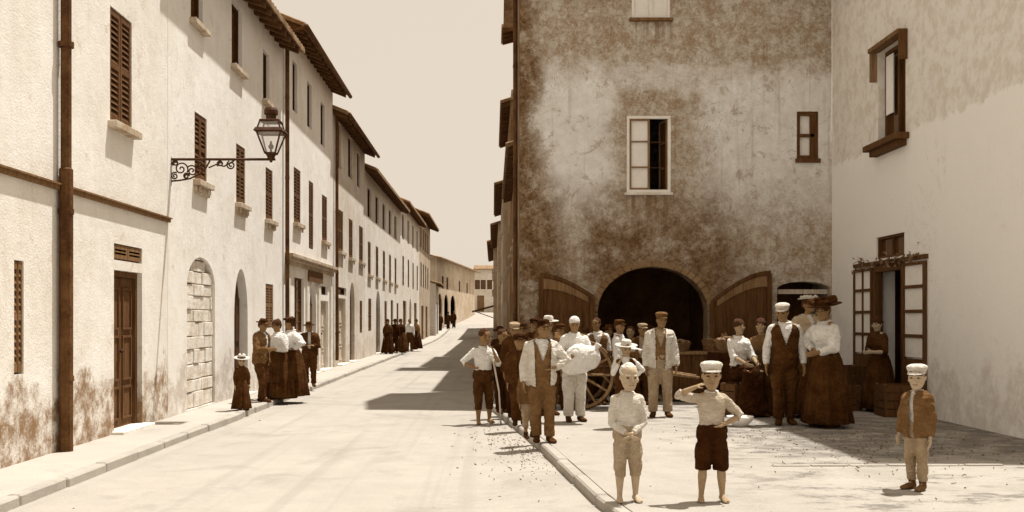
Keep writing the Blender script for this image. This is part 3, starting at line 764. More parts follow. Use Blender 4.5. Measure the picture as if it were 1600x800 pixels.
def roof(F, u0, u1, zw, depth, over, drop, root, ends=(0.1, 0.1), ridge=1.9, rafters=True, mat='tile', gutter=False, lip=0.0):
    """gabled tile roof whose street slope overhangs the wall"""
    ua, ub = u0 - ends[0], u1 + ends[1]; zr = zw + ridge; dr = depth / 2
    b = MB(); n = max(4, int((ub - ua) / 0.24)); th = 0.09
    per = 4
    def top(i, d, z): return F.p(ua + (ub - ua) * i / (n * per), d, z + 0.045 * abs(sin(pi * i / per)) )
    N_ = n * per
    sl = ((-over, zw - drop + th), (dr, zr + th), (depth + over * .6, zw - drop + th))
    k0 = len(b.v)
    vs = [top(i, d, z) for d, z in sl for i in range(N_ + 1)] + [F.p(ua + (ub - ua) * i / N_, d, z - th) for d, z in sl for i in range(N_ + 1)]
    fs = []; W = N_ + 1
    for r in (0, 1):
        for i in range(N_):
            fs.append([r * W + i, r * W + i + 1, (r + 1) * W + i + 1, (r + 1) * W + i])
            q = 3 * W; fs.append([q + r * W + i, q + (r + 1) * W + i, q + (r + 1) * W + i + 1, q + r * W + i + 1])
    for i in range(N_):
        fs.append([i, 3 * W + i, 3 * W + i + 1, i + 1]); fs.append([2 * W + i, 2 * W + i + 1, 5 * W + i + 1, 5 * W + i])
    for i in (0, N_):
        for r in (0, 1): fs.append([r * W + i, (r + 1) * W + i, 3 * W + (r + 1) * W + i, 3 * W + r * W + i])
    b.add(vs, fs)
    o = b.build('roof', M[mat], root)
    # gable walls and the boarding/rafters under the eaves
    for u in (u0 + 0.01, u1 - 0.01):
        g = MB(); g.add([F.p(u, 0, zw - 0.01), F.p(u, depth, zw - 0.01), F.p(u, dr, zr)], [[0, 1, 2]])
        g.build('gable', M['plaster_d'], o, fix=False)
    if rafters:
        e = MB(); prof = []; uu = ua + 0.1        # boarded soffit stepped by the rafters
        while uu < ub - 0.2:
            prof += [(uu, .012), (uu + .001, .15), (uu + .11, .15), (uu + .111, .012)]; uu += 0.5
        vs = []
        for d in (-over + 0.05, 0.2):
            zz = zw - drop + (d + over) * (zr - zw + drop) / (dr + over); vs += [F.p(u, d, zz - h_) for u, h_ in prof]
        n_ = len(prof); fs = [[i, i + 1, n_ + i + 1, n_ + i] for i in range(n_ - 1)]
        fs += [[4 * i, 4 * i + 1, 4 * i + 2, 4 * i + 3] for i in range(n_ // 4)]
        e.add(vs, fs)
        e.build('rafter', M['rafter'], o)
    if gutter:
        e = MB(); zg = zw - drop + 0.02
        e.tube([F.p(ua + .02, -over - 0.04, zg), F.p(ub - .02, -over - 0.04, zg - 0.04)], 0.06, 8); e.build('gutter', M['pipe'], o, smooth=True)
    return o

def house(F, label, u0, u1, ztop, depth, mat, ops, group, z0=-0.4, over=0.5, drop=0.1, name='town_house', extra=None, cat='house', **kw):
    base = F.p((u0 + u1) / 2, 0, max(z0, 0))
    root = empty(name, base, label, cat, group)
    wall_mesh(F, u0, u1, z0, ztop, depth, ops).build('wall', M[mat], root)
    for o in ops:
        t = o.get('t', 'louvre')
        if t == 'door': add_door(F, o, root)
        elif t == 'infill': add_infill(F, o, root)
        elif t in ('louvre', 'glazed', 'void'): add_window(F, o, root)
    roof(F, u0, u1, ztop, depth, over, drop, root, **kw)
    return root

def pipe(F, u, d, z0, z1, r, root, elbow=None, z_mid=None, r2=None):
    b = MB(); pts = [F.p(u, d, z0), F.p(u, d, z1)]; rr = [r, r]
    if z_mid: pts = [F.p(u, d, z0), F.p(u, d, z_mid), F.p(u, d, z_mid + 0.02), F.p(u, d, z1)]; rr = [r, r, r2, r2]
    if elbow: pts.append(F.p(*elbow)); rr.append(rr[-1])
    b.tube(pts, rr, 10)
    z = z0 + 0.8
    while z < z1:
        b.tube([F.p(u, d, z), F.p(u, d, z + 0.06)], max(rr) * 1.12, 10); z += 1.9
    return b.build('downpipe', M['pipe'], root, smooth=False)

def LP(x0, x1, yt, yb, **kw):
    """opening on the left-hand wall from its place in the photograph"""
    k = -XW; xc = (x0 + x1) / 2; m = k / (HX - xc)
    return dict(u0=FPX * k / (HX - x0), u1=FPX * k / (HX - x1), z0=EYE + (HY - yb) * m, z1=EYE + (HY - yt) * m, **kw)
def LU(x): return FPX * -XW / (HX - x)
def LZ(x, y): return EYE + (HY - y) * -XW / (HX - x)

GL = 'houses along the left side of the street'
U = {k: LU(x) for k, x in dict(b1=262, b2=443, b3=520, b4=570, b5=626, b6=655, b7=672).items()}
PZ = PAV + 0.02
def arch(o, f=0.72): o['zs'] = o['z0'] + (o['z1'] - o['z0']) * f; return o
def floor(o, z=PZ): o['z0'] = z; return o

# --- first house: big shuttered window, panelled door, string course, thick downpipe
ops = [LP(172, 206, 22, 198, m='shutter'), floor(LP(178, 222, 424, 662, t='door', m='wood')), LP(178, 222, 384, 409, t='louvre', slats=3, m='shutter2', sill=False),
       LP(22, 37, 407, 585, m='shutter2', sill=False)]
h = house(FL, 'pale house nearest on the left with the thick downpipe and panelled double door', 5.0, U['b1'], 8.9, 9, 'plaster_a', ops, GL, ends=(0.1, 0.1))
b = MB(); b.box(FL, 5.0, U['b1'], -0.05, 0.02, LZ(150, 311) - 0.03, LZ(150, 311) + 0.02); b.box(FL, 5.0, U['b1'], -0.075, 0.02, LZ(150, 311) + 0.02, LZ(150, 311) + 0.04)
b.build('string_course', M['shutter2'], h)
pipe(FL, LU(91), -0.09, PAV, 9.2, 0.078, h, z_mid=LZ(91, 265), r2=0.06)
# --- second house: upper windows under the eaves, louvred middle row, blocked arch, dark arched doorway
ops = [LP(298, 317, -75, 38, t='void'), LP(362, 378, 8, 108, t='void'), LP(411, 421, 82, 160, t='void'),
       LP(304, 323, 180, 285, apron=0.22), LP(369, 383, 228, 320, apron=0.22), LP(415, 426, 264, 345, apron=0.2),
       arch(floor(LP(292, 336, 402, 640, t='infill')), 0.8), arch(floor(LP(366, 387, 420, 620, t='door', m='iron', d=0.16)), 0.62), LP(415, 427, 444, 512, m='shutter2', slats=13, sill=False)]
h = house(FL, 'pale plastered house with a walled-up arch and a dark arched doorway behind the street lamp', U['b1'] + .01, U['b2'], 8.0, 9, 'plaster_b', ops, GL, over=0.5, drop=0.12, ends=(0, 0.05), ridge=1.7)
# --- third house: taller, shop front with cornice
ops = [LP(457, 464.5, 97, 175, t='void', sill=False), LP(480, 487, 130, 200, t='void', sill=False), LP(501, 507.5, 162, 228, t='void', sill=False),
       LP(459, 469.5, 264, 350, apron=0.1), floor(LP(482.5, 489.5, 284, 402, sill=False), 3.5), LP(503, 511, 306, 378, apron=0.1),
       LP(460, 475, 434, 520, t='glazed', bars=5, sill=False), arch(floor(LP(484, 494, 440, 560, t='door', m='wood')), .7), LP(502, 512, 447, 461, t='void', sill=False), floor(LP(500, 513, 470, 560, t='door', m='wood_pale'))]
ops[4]['z1'] = LZ(486, 284)
h = house(FL, 'tall white house with a shop front under a moulded cornice on the left', U['b2'] + .01, U['b3'], 8.6, 9, 'plaster_c', ops, GL, over=0.5, drop=0.1, ends=(0.05, 0.08), gutter=True)
b = MB(); zc = LZ(480, 415)
for k, (dp, za, zb) in enumerate(((-0.06, -0.12, 0.0), (-0.13, 0.0, 0.08), (-0.2, 0.08, 0.15))): b.box(FL, U['b2'] + .15, U['b3'] - .12, dp, 0.02, zc + za, zc + zb)
c = b.build('shop_cornice', M['stone'], h)
b = MB(); b.box(FL, LU(478), LU(500), -0.09, -0.065, zc - 0.42, zc - 0.125); b.build('shop_board', M['shutter'], h)
for x in (449, 479, 497, 516):
    b = MB(); b.box(FL, LU(x) - .14, LU(x) + .14, -0.05, 0.02, PAV, zc - 0.125); b.build('pilaster', M['stone_pale'], h)
pipe(FL, LU(443), -0.09, 0.3, 8.35, 0.05, h, elbow=(LU(443), -0.5, 8.5))
# --- fourth house: bare stone upper band
ops = [LP(526, 533, 192, 262, t='void', sill=False), LP(544, 550, 215, 278, t='void', sill=False), LP(558, 563, 238, 293, t='void', sill=False),
       LP(529, 536, 329, 394, apron=.1), LP(545, 551, 343, 404, apron=.1), LP(561, 567, 354, 410, apron=.1),
       LP(527, 541, 449, 461, t='void', sill=False), floor(LP(528, 540, 466, 560, t='door', m='wood_pale')), arch(floor(LP(546.5, 554, 441, 560, t='door', m='iron')), .75), LP(562, 566, 470, 520, t='louvre', sill=False)]
h = house(FL, 'shabby stained house with a bare upper storey past the tall white shop house', U['b3'] + .01, U['b4'], 8.0, 9, 'plaster_d', ops, GL, over=0.48, drop=0.1, ends=(0.1, 0.15), gutter=True)
pipe(FL, LU(522), -0.09, 0.3, 7.9, 0.05, h, elbow=(LU(522), -0.48, 7.9))

def row(x0, x1, n, yt, yb, w, **kw):
    """n windows between photo columns x0 and x1 at the heights their first one shows"""
    ua, ub = LU(x0), LU(x1); z1, z0 = LZ(x0, yt), LZ(x0, yb); r = []
    for i in range(n):
        uc = ua + (ub - ua) * i / max(1, n - 1); r.append(dict(u0=uc - w / 2, u1=uc + w / 2, z0=z0, z1=z1, **kw))
    return r
def ground_row(us, base, kinds):
    r = []
    for u, k in zip(us, kinds):
        if k == 'a': r.append(dict(u0=u - .75, u1=u + .75, z0=base, z1=base + 2.7, zs=base + 2.0, t='door', m='iron'))
        if k == 'd': r.append(dict(u0=u - .6, u1=u + .6, z0=base, z1=base + 2.4, t='door', m='wood'))
        if k == 's': r.append(dict(u0=u - .5, u1=u + .5, z0=base + 1.0, z1=base + 2.3, t='louvre', sill=False))
        if k == 'p': r.append(dict(u0=u - 1.1, u1=u + 1.1, z0=base, z1=base + 2.5, t='door', m='shutter2'))
    return r
ops = row(577, 618, 5, 294, 340, 1.2, t='void', sill=False) + row(577, 618, 5, 378, 430, 0.95, apron=.1) + ground_row([41.2, 44.2, 47.3, 50.3, 53.2], PZ, 'sasds')
house(FL, 'long house with five upper windows and stained plaster, halfway down the left side', U['b4'] + .01, U['b5'], 7.4, 9, 'plaster_e', ops, GL, over=0.5, drop=0.1, ends=(0.05, 0.1))
zb = rise(62) + PZ
ops = row(630, 652, 4, 335, 374, 1.3, t='void', sill=False) + row(630, 652, 4, 400, 446, 1.0, sill=False) + ground_row([57.5, 61.5, 65.5], PZ, 'pap')
house(FL, 'house with a slightly higher roof beyond the long five-window house', U['b5'] + .01, U['b6'], 7.9, 9, 'plaster_f', ops, GL, over=0.5, drop=0.1, ends=(0.1, 0.1))
ops = row(658, 668.5, 4, 354, 387, 1.4, t='void', sill=False) + row(658, 668.5, 4, 410, 448, 1.1, sill=False) + ground_row([72, 76.5], rise(70), 'pp')
house(FL, 'narrow dark-eaved house, last of the tall left-hand row', U['b6'] + .01, U['b7'], 8.7, 9, 'plaster_g', ops, GL, over=.7, drop=0.14, ends=(0.1, 0.6))
# low shop pushed forward at the end of the row
FS = Frame((XW + 0.42, 0, 0), (0, 1, 0), (-1, 0, 0))
ops = [dict(u0=82.6, u1=84.6, z0=.35, z1=2.9, t='door', m='iron', step=False)]
house(FS, 'low white shop pushed forward beyond the end of the left-hand row', 81.5, 85.6, 4.4, 7, 'plaster_b', ops, GL, over=0.45, drop=0.1, ridge=1.0, name='shop_house')
# --- arcaded building closing the street
A = V(((683 - HX) * 95 / FPX, 95, 0)); B = V(((742 - HX) * 124 / FPX, 124, 0))
ud = (B - A).normalized(); nd = V((-ud.y, ud.x, 0))
FA = Frame(A, ud, nd); LA = (B - A).length
def FAu(px):   # distance along the angled front for a photo column
    best = min(range(0, 400), key=lambda i: abs(HX + FPX * (A + ud * (LA * i / 400)).x / (A + ud * (LA * i / 400)).y - px)); return LA * best / 400
gA = rise(95) - 0.1
ops = []
for xa, xb in ((684, 690.5), (694, 700.5), (704, 711.5)):
    ops.append(dict(u0=FAu(xa), u1=FAu(xb), z0=gA, z1=4.0, zs=3.0, t='open', rv=0.1))
ua = FAu(712)
for px in (692, 699, 718, 730): ops.append(dict(u0=FAu(px) - .6, u1=FAu(px) + .6, z0=4.5, z1=5.7, t='void', sill=False))
arc = house(FA, 'pale arcaded building with three dark arches closing the far end of the street', 0, LA, 7.3, 9, 'plaster_g', ops, None, z0=-0.3, over=0.7, drop=0.2, ridge=1.0, name='arcade_building', cat='building', rafters=False, ends=(1.5, .2))
b = MB(); b.quad(FA.p(.05, 1.6, -.3), FA.p(LA * .6, 1.6, -.3), FA.p(LA * .6, 1.6, 4.3), FA.p(.05, 1.6, 4.3)); b.quad(FA.p(.05, .01, 4.3), FA.p(LA * .6, .01, 4.3), FA.p(LA * .6, 1.6, 4.3), FA.p(.05, 1.6, 4.3)); b.build('portico_shade_back', M['dark_tone'], arc)  # dark backing imitates the shade behind the arches
FB = Frame((0, 132, 0), (1, 0, 0), (0, 1, 0)); gB = 2.5
bx = lambda px: (px - HX) * 132 / FPX
ops = [dict(u0=bx(x) - .32, u1=bx(x) + .32, z0=gB + 2.9, z1=gB + 4.1, t='void', sill=False) for x in (746, 755, 765)] + [dict(u0=bx(x) - .45, u1=bx(x) + .45, z0=gB, z1=gB + 2.1, t='door', m='wood_mid', step=False) for x in (751,)]
house(FB, 'distant house facing down the street between the arcade and the dark right-hand row', bx(741), bx(785), gB + 5.6, 9, 'plaster_d', ops, None, z0=1.5, over=0.6, drop=0.2, ridge=.5, cat='house', rafters=False, ends=(0.1, 1))

# ------------------------------------------------------------------ tower
def TX(x): return (x - HX) * YF / FPX
def TZ(y): return EYE + (HY - y) * YF / FPX
GT = PAV
TX0, TX1, TH, TD = TX(812), XR - 0.004, 8.45, 3.5
ops = [dict(u0=TX(979), u1=TX(1048), z0=TZ(301), z1=TZ(181), rv=.25), dict(u0=TX(987), u1=TX(1047), z0=TZ(29), z1=TZ(-75), rv=.25), dict(u0=TX(1245), u1=TX(1279), z0=TZ(248), z1=TZ(174), rv=.25),
       dict(u0=TX(934), u1=TX(1106), z0=GT, z1=TZ(417), zs=TZ(487), rv=.45), dict(u0=TX(1214), u1=TX(1297), z0=GT, z1=TZ(440), zs=TZ(452), rv=.45)]
tower = empty('tower_house', (TX(1056), YF, GT), 'tall tower house with blotchy weathered plaster and a wide dark archway', 'tower')
wall_mesh(FT, TX0, TX1, -0.3, TH, TD, ops).build('wall', M['tower'], tower)
roof(FT, TX0, TX1, TH, TD, 0.4, 0.06, tower, ends=(0.28, 0.1), ridge=0.8)
# middle window: pale left leaf closed, right half open on the dark room
o = ops[0]; u0, u1, z0, z1 = o['u0'], o['u1'], o['z0'], o['z1']; um = (u0 + u1) / 2
b = MB(); frame_ring(b, FT, u0 + .002, u1 - .002, z0 + .002, z1 - .002, -0.012, 0.06, 0.055); w = b.build('window', M['paint'], tower, bevel=.004)
b = MB(); frame_ring(b, FT, u0 + .06, um + .02, z0 + .06, z1 - .06, 0.0, 0.04, 0.035)
for k in (1, 2):
    zz = z0 + (z1 - z0) * k / 3; b.box(FT, u0 + .095, um - .015, 0.002, 0.035, zz - .012, zz + .012)
lf = b.build('casement', M['wood_mid'], w)
b = MB(); b.box(FT, u0 + .095, um - .015, 0.036, 0.05, z0 + .095, z1 - .095); b.build('curtain', M['curtain'], lf)
b = MB()
FO = Frame(FT.p(u1 - .075, 0.06, 0), (-0.25, 1, 0), (1, .25, 0))      # the other leaf swung into the room
frame_ring(b, FO, 0, .38, z0 + .06, z1 - .06, 0, 0.035, 0.04)
for k in (1, 2): zz = z0 + (z1 - z0) * k / 3; b.box(FO, .04, .34, .004, .03, zz - .012, zz + .012)
lf = b.build('casement', M['wood_mid'], w)
b = MB(); b.box(FO, .04, .34, .014, .02, z0 + .1, z1 - .1); b.build('pane', M['glass'], lf)
b = MB()
for k in (1, 2): zz = z0 + (z1 - z0) * k / 3; b.box(FT, um + .02, u1 - .06, 0.1, 0.12, zz - .01, zz + .01)
b.build('window_bar', M['iron'], w)
b = MB(); b.box(FT, u0 - .04, u1 + .04, -0.06, 0.05, z0 - .05, z0 - .002); b.build('sill', M['stone_pale'], w, bevel=.006)
# top window: two pale shutters
o = ops[1]; u0, u1, z0, z1 = o['u0'], o['u1'], o['z0'], o['z1']; um = (u0 + u1) / 2
b = MB(); frame_ring(b, FT, u0 + .002, u1 - .002, z0 + .002, z1 - .002, 0.0, 0.07, 0.05); b.box(FT, um - .035, um + .035, 0.0, 0.06, z0 + .05, z1 - .05)
for k in (1, 2): zz = z0 + (z1 - z0) * k / 3; b.box(FT, u0 + .05, u1 - .05, 0.008, 0.05, zz - .014, zz + .014)
w = b.build('window', M['paint'], tower, bevel=.004)
b = MB(); b.box(FT, u0 + .05, u1 - .05, 0.05, 0.065, z0 + .05, z1 - .05); b.build('curtain', M['curtain'], w)
b = MB(); b.box(FT, u0 - .05, u1 + .05, -0.09, 0.05, z0 - .06, z0 - .002); b.build('sill', M['shutter2'], w, bevel=.006)
# small window
o = ops[2]; u0, u1, z0, z1 = o['u0'], o['u1'], o['z0'], o['z1']
b = MB(); frame_ring(b, FT, u0 + .002, u1 - .002, z0 + .002, z1 - .002, 0.03, 0.1, 0.07); b.box(FT, u0 + .07, u1 - .07, .04, .09, (z0 + z1) / 2 - .03, (z0 + z1) / 2 + .03); b.box(FT, u1 - .15, u1 - .07, .04, .1, z0 + .07, z1 - .07)
w = b.build('window', M['wood'], tower)
b = MB(); b.box(FT, u0 + .07, u1 - .15, 0.1, 0.115, z0 + .07, z1 - .07); b.build('curtain', M['curtain'], w)
b = MB(); b.box(FT, u0 - .03, u1 + .03, -0.05, 0.03, z0 - .08, z0 - .002); b.build('sill', M['wood'], w)
# arched door leaves folded back flat on the wall
def leaf(name, x_tall, x_low, y_tall, y_low, panels):
    b = MB(); n = 10; ua, ub = TX(x_tall), TX(x_low); za, zb = TZ(y_tall), TZ(y_low)
    top = [(ua + (ub - ua) * i / n, za + (zb - za) * (1 - cos(pi / 2 * i / n))) for i in range(n + 1)]
    b.prism(FT, [(ua, GT + .03)] + top + [(ub, GT + .03)], -0.055, -0.012)
    d = b.build('door', M['wood'], tower)
    e = MB()      # raised rim following the arch, stiles, planks and the pale strip below the arch
    for i in range(n):
        (p, q), (r, s) = top[i], top[i + 1]
        e.prism(FT, [(p, q - .07), (r, s - .07), (r, s + .01), (p, q + .01)], -0.085, -0.056)
    lo, hi = min(ua, ub), max(ua, ub)
    e.box(FT, lo - .02, lo + .07, -.086, -.057, GT + .03, (za if ua < ub else zb) - .05); e.box(FT, hi - .07, hi + .02, -.086, -.057, GT + .03, (zb if ua < ub else za) - .05)
    for z in (GT + .1, GT + .85): e.box(FT, lo + .07, hi - .07, -.08, -.056, z, z + .1)
    e.build('door_frame', M['wood'], d)
    e = MB(); m = [(p, q - .085) for p, q in top[:-1]]; lowz = [(p, q - .085 - (.22 - .012 * i)) for i, (p, q) in enumerate(top[:-1])]
    for i in range(len(m) - 1):
        e.prism(FT, [lowz[i], lowz[i + 1], m[i + 1], m[i]], -0.072, -0.056)
    e.build('fanlight', M['wood_mid'], d)
    e = MB(); k = 7
    for i in range(k):
        u = lo + .09 + (hi - lo - .18) * i / k; t = top[min(n, max(0, int(n * abs((u - ua) / (ub - ua)))))][1]
        e.box(FT, u + .006, u + (hi - lo - .18) / k - .006, -.07, -.056, GT + .95, min(t, zb + .06) - .34)
    e.build('plank', M[panels], d)
leaf('l', 1203, 1110, 424, 470, 'wood'); leaf('r', 843, 927, 428, 462, 'wood')
b = MB(); b.box(FT, TX(1217), TX(1296), 0.1, 0.2, TZ(459), TZ(452)); b.build('shop_lintel', M['wood_pale'], tower)
b = MB()
for i in range(24):                                  # rough brick arch edge
    a0, a1 = pi * i / 24 + .012, pi * (i + 1) / 24 - .012; uc, r, zs_, hh = TX(1020), TX(1106) - TX(1020), TZ(487), TZ(417) - TZ(487)
    P = lambda a, k: (uc - (r + k) * cos(a), zs_ + (hh + k) * sin(a))
    b.prism(FT, [P(a0, .005), P(a1, .005), P(a1, .13), P(a0, .13)], -0.012, 0.01)
b.build('arch_ring', M['plaster_h'], tower, bevel=.004)
b = MB(); r0, r1, rt = TX(934) - .25, TX(1106) + .25, TZ(417) + .2      # dark lining that paints the shade inside the arch
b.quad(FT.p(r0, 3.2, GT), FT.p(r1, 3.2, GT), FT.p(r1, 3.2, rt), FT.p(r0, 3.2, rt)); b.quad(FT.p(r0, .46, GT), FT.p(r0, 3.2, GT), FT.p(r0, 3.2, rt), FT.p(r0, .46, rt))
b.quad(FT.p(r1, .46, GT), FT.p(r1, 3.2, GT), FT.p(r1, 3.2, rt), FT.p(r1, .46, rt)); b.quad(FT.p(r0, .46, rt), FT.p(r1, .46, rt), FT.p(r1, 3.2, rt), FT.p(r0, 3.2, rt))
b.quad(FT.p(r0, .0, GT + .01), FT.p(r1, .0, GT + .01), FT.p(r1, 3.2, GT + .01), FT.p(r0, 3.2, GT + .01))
b.build('arch_shade_lining', M['dark_tone'], tower)
b = MB(); b.quad(FT.p(TX(1205), 1.2, GT), FT.p(TX(1299), 1.2, GT), FT.p(TX(1299), 1.2, 2.5), FT.p(TX(1205), 1.2, 2.5)); b.build('shop_shade_back', M['dark_tone'], tower)  # dark sheet standing in for shade within the shop opening
pipe(Frame((TX0, YF, 0), (0, 1, 0), (1, 0, 0)), 0.25, -0.08, PAV, 8.2, 0.045, tower)

# ------------------------------------------------------------------ white house on the right
def RU(x): return FPX * XR / (x - HX)
def RZ(x, y): return EYE + (HY - y) * XR / (x - HX)
def RP(x0, x1, yt, yb, **kw):
    xc = (x0 + x1) / 2
    return dict(u0=RU(x1), u1=RU(x0), z0=RZ(xc, yb), z1=RZ(xc, yt), **kw)
wn, dr, tr = RP(1372, 1415, 68, 218), RP(1367, 1414, 412, 650), RP(1369, 1413, 367, 402)
dr['z0'] = PAV
ops = [dict(wn, rv=.3), dict(dr, rv=.35), dict(tr, rv=.2)]
white = empty('town_house', (XR, 14, PAV), 'whitewashed house on the right with a glazed shop door and cluttered upper window', 'house')
wall_mesh(FR, 12.6, YF - .004, -0.3, 8.25, 8, ops).build('wall', M['plaster_white'], white)
b = MB(); b.box(FR, 3.0, 12.59, 0, .35, -.3, 2.7); b.box(FR, 3.0, 12.59, -.05, .4, 2.7, 2.8); b.build('unseen_yard_wall', M['plaster_white'], white)  # house ends early; low wall added out of view to shorten the shadow
roof(FR, 12.6, YF - .5, 8.25, 8, 0.35, 0.06, white, ends=(0.1, 0.0))
u0, u1, z0, z1 = wn['u0'], wn['u1'], wn['z0'], wn['z1']
b = MB(); frame_ring(b, FR, u0 + .002, u1 - .002, z0 + .002, z1 - .002, .12, .2, .06); b.box(FR, (u0 + u1) / 2 - .03, (u0 + u1) / 2 + .03, .12, .18, z0 + .06, z1 - .06); w = b.build('window', M['wood'], white)
b = MB(); b.box(FR, u0 + .06, u1 - .06, .185, .2, z0 + .06, z1 - .06); b.build('pane', M['glass'], w)
b = MB(); b.box(FR, u1 - .4, u1 - .1, .10, .12, z0 + .5, z1 - .1); b.build('curtain', M['curtain'], w)
b = MB(); b.box(FR, u0 - .15, u1 + .15, -.22, .1, z0 - .1, z0); b.box(FR, u0 - .05, u1 + .05, -.14, 0, z0 - .2, z0 - .1); b.build('sill', M['wood'], w, bevel=.01)
b = MB(); b.box(FR, u0 - .09, u0 - .05, -.14, -.01, z1 - .42, z1 + .06); b.build('shutter', M['shutter'], w)
b = MB(); b.box(FR, u1 + .03, u1 + .06, -.13, -.01, z1 - .5, z1 + .0); b.build('shutter', M['wood_mid'], w)
b = MB(); b.box(FR, u0 - .08, u1 + .06, -.16, .02, z1 + .0, z1 + .07); b.build('lintel', M['shutter2'], w)
u0, u1, z0, z1 = tr['u0'], tr['u1'], tr['z0'], tr['z1']
b = MB(); frame_ring(b, FR, u0 + .002, u1 - .002, z0 + .002, z1 - .002, .03, .1, .04)
b.box(FR, (u0 + u1) / 2 - .015, (u0 + u1) / 2 + .015, .04, .09, z0 + .04, z1 - .04); w = b.build('window', M['shutter'], white)
b = MB(); b.box(FR, u0 + .04, u1 - .04, .092, .1, z0 + .04, z1 - .04); b.build('pane', M['glass'], w)
u0, u1, z0, z1 = dr['u0'], dr['u1'], dr['z0'], dr['z1']
b = MB(); b.box(FR, u0 + .002, u0 + .1, -.03, .1, z0, z1 - .002); b.box(FR, u1 - .1, u1 - .002, -.03, .1, z0, z1 - .002); b.box(FR, u0 + .1, u1 - .1, -.03, .1, z1 - .12, z1 - .002)
b.box(FR, u0 - .9, u1 + .95, -.05, -.002, z1 + .0, z1 + .07); dd = b.build('door', M['wood'], white)
for a, c in ((u0 - .86, u0 - .03), (u1 + .03, u1 + .92)):
    b = MB(); frame_ring(b, FR, a, c, z0 + .05, z1 - .03, -.06, -.012, .05)
    for k in (1, 2, 3): zz = z0 + .05 + (z1 - z0 - .08) * (0.34 + .165 * k); b.box(FR, a + .05, c - .05, -.055, -.02, zz - .026, zz + .026)
    b.box(FR, a + .05, c - .05, -.045, -.018, z0 + .1, z0 + .05 + (z1 - z0) * .34)
    b.box(FR, (a + c) / 2 - .02, (a + c) / 2 + .02, -.054, -.021, z0 + .05 + (z1 - z0) * .34, z1 - .08) if a > u0 else None
    lf = b.build('door_leaf', M['wood'], dd)
    b = MB(); b.box(FR, a + .05, c - .05, -.03, -.02, z0 + .05 + (z1 - z0) * .35, z1 - .08); b.build('pane', M['curtain'], lf)
b = MB(); b.quad(FR.p(u0 - .4, 1.3, z0), FR.p(u1 + .4, 1.3, z0), FR.p(u1 + .4, 1.3, 3.4), FR.p(u0 - .4, 1.3, 3.4)); b.quad(FR.p(u0 - .4, .36, z0 + .01), FR.p(u1 + .4, .36, z0 + .01), FR.p(u1 + .4, 1.3, z0 + .01), FR.p(u0 - .4, 1.3, z0 + .01)); b.quad(FR.p(u1 + .4, .36, z0), FR.p(u1 + .4, 1.3, z0), FR.p(u1 + .4, 1.3, 3.4), FR.p(u1 + .4, .36, 3.4)); b.quad(FR.p(u0 - .4, .36, z0), FR.p(u0 - .4, 1.3, z0), FR.p(u0 - .4, 1.3, 3.4), FR.p(u0 - .4, .36, 3.4)); b.build('door_shade_lining', M['dark_tone'], white)  # dark box gives the doorway its inner shade by colour
b = MB(); rnd = random.Random(4)
for i in range(90):                                   # dried greenery hung over the shop door
    u = rnd.uniform(u0 - .9, u1 + .9); z = z1 + .03 + rnd.gauss(0, .06); s = rnd.uniform(.03, .07)
    q = [FR.p(u + rnd.uniform(-s, s), -.05 - rnd.uniform(0, .1), z + rnd.uniform(-s, s)) for _ in range(4)]
    b.quad(*q)
tag(b.build('garland', M['veg'], None), 'leafy dried garland hung over the glazed shop door', 'garland')

# ------------------------------------------------------------------ dark row of houses beyond the tower on the right
GR = 'houses along the right side of the street'
def rhouse(label, x, u0, u1, zt, mat, over, n, **kw):
    F = Frame((x, 0, 0), (0, 1, 0), (1, 0, 0)); g = rise((u0 + u1) / 2) + PAV; ops = []
    for i in range(n):
        uc = u0 + (u1 - u0) * (i + .5) / n
        ops.append(dict(u0=uc - .5, u1=uc + .5, z0=zt - 2.1, z1=zt - .7, t='void'))
        if zt > 7: ops.append(dict(u0=uc - .5, u1=uc + .5, z0=g + 3.4, z1=g + 4.9, t='louvre', m='shutter2'))
        ops.append(dict(u0=uc - .7, u1=uc + .7, z0=g, z1=g + 2.4, zs=g + 1.9, t='door', m='wood', step=False) if i % 2 == 0 else dict(u0=uc - .5, u1=uc + .5, z0=g + .9, z1=g + 2.2, t='louvre', sill=False))
    return house(F, label, u0, u1, zt, 8, mat, ops, GR, over=over, drop=.14, **kw)
R0 = YF + TD + .03
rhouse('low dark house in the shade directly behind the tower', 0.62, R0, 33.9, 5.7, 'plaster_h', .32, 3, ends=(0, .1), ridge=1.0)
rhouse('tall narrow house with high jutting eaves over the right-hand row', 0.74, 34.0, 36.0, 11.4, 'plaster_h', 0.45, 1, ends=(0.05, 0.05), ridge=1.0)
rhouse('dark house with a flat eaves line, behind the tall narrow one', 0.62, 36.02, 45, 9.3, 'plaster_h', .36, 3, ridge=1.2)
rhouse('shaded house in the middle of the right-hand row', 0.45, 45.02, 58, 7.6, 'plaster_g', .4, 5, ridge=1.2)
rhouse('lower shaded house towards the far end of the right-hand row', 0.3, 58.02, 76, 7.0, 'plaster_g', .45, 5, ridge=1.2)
rhouse('last visible house of the right-hand row where the street rises', 0.05, 76.02, 100, 7.4, 'plaster_g', .5, 6, ridge=1.2)
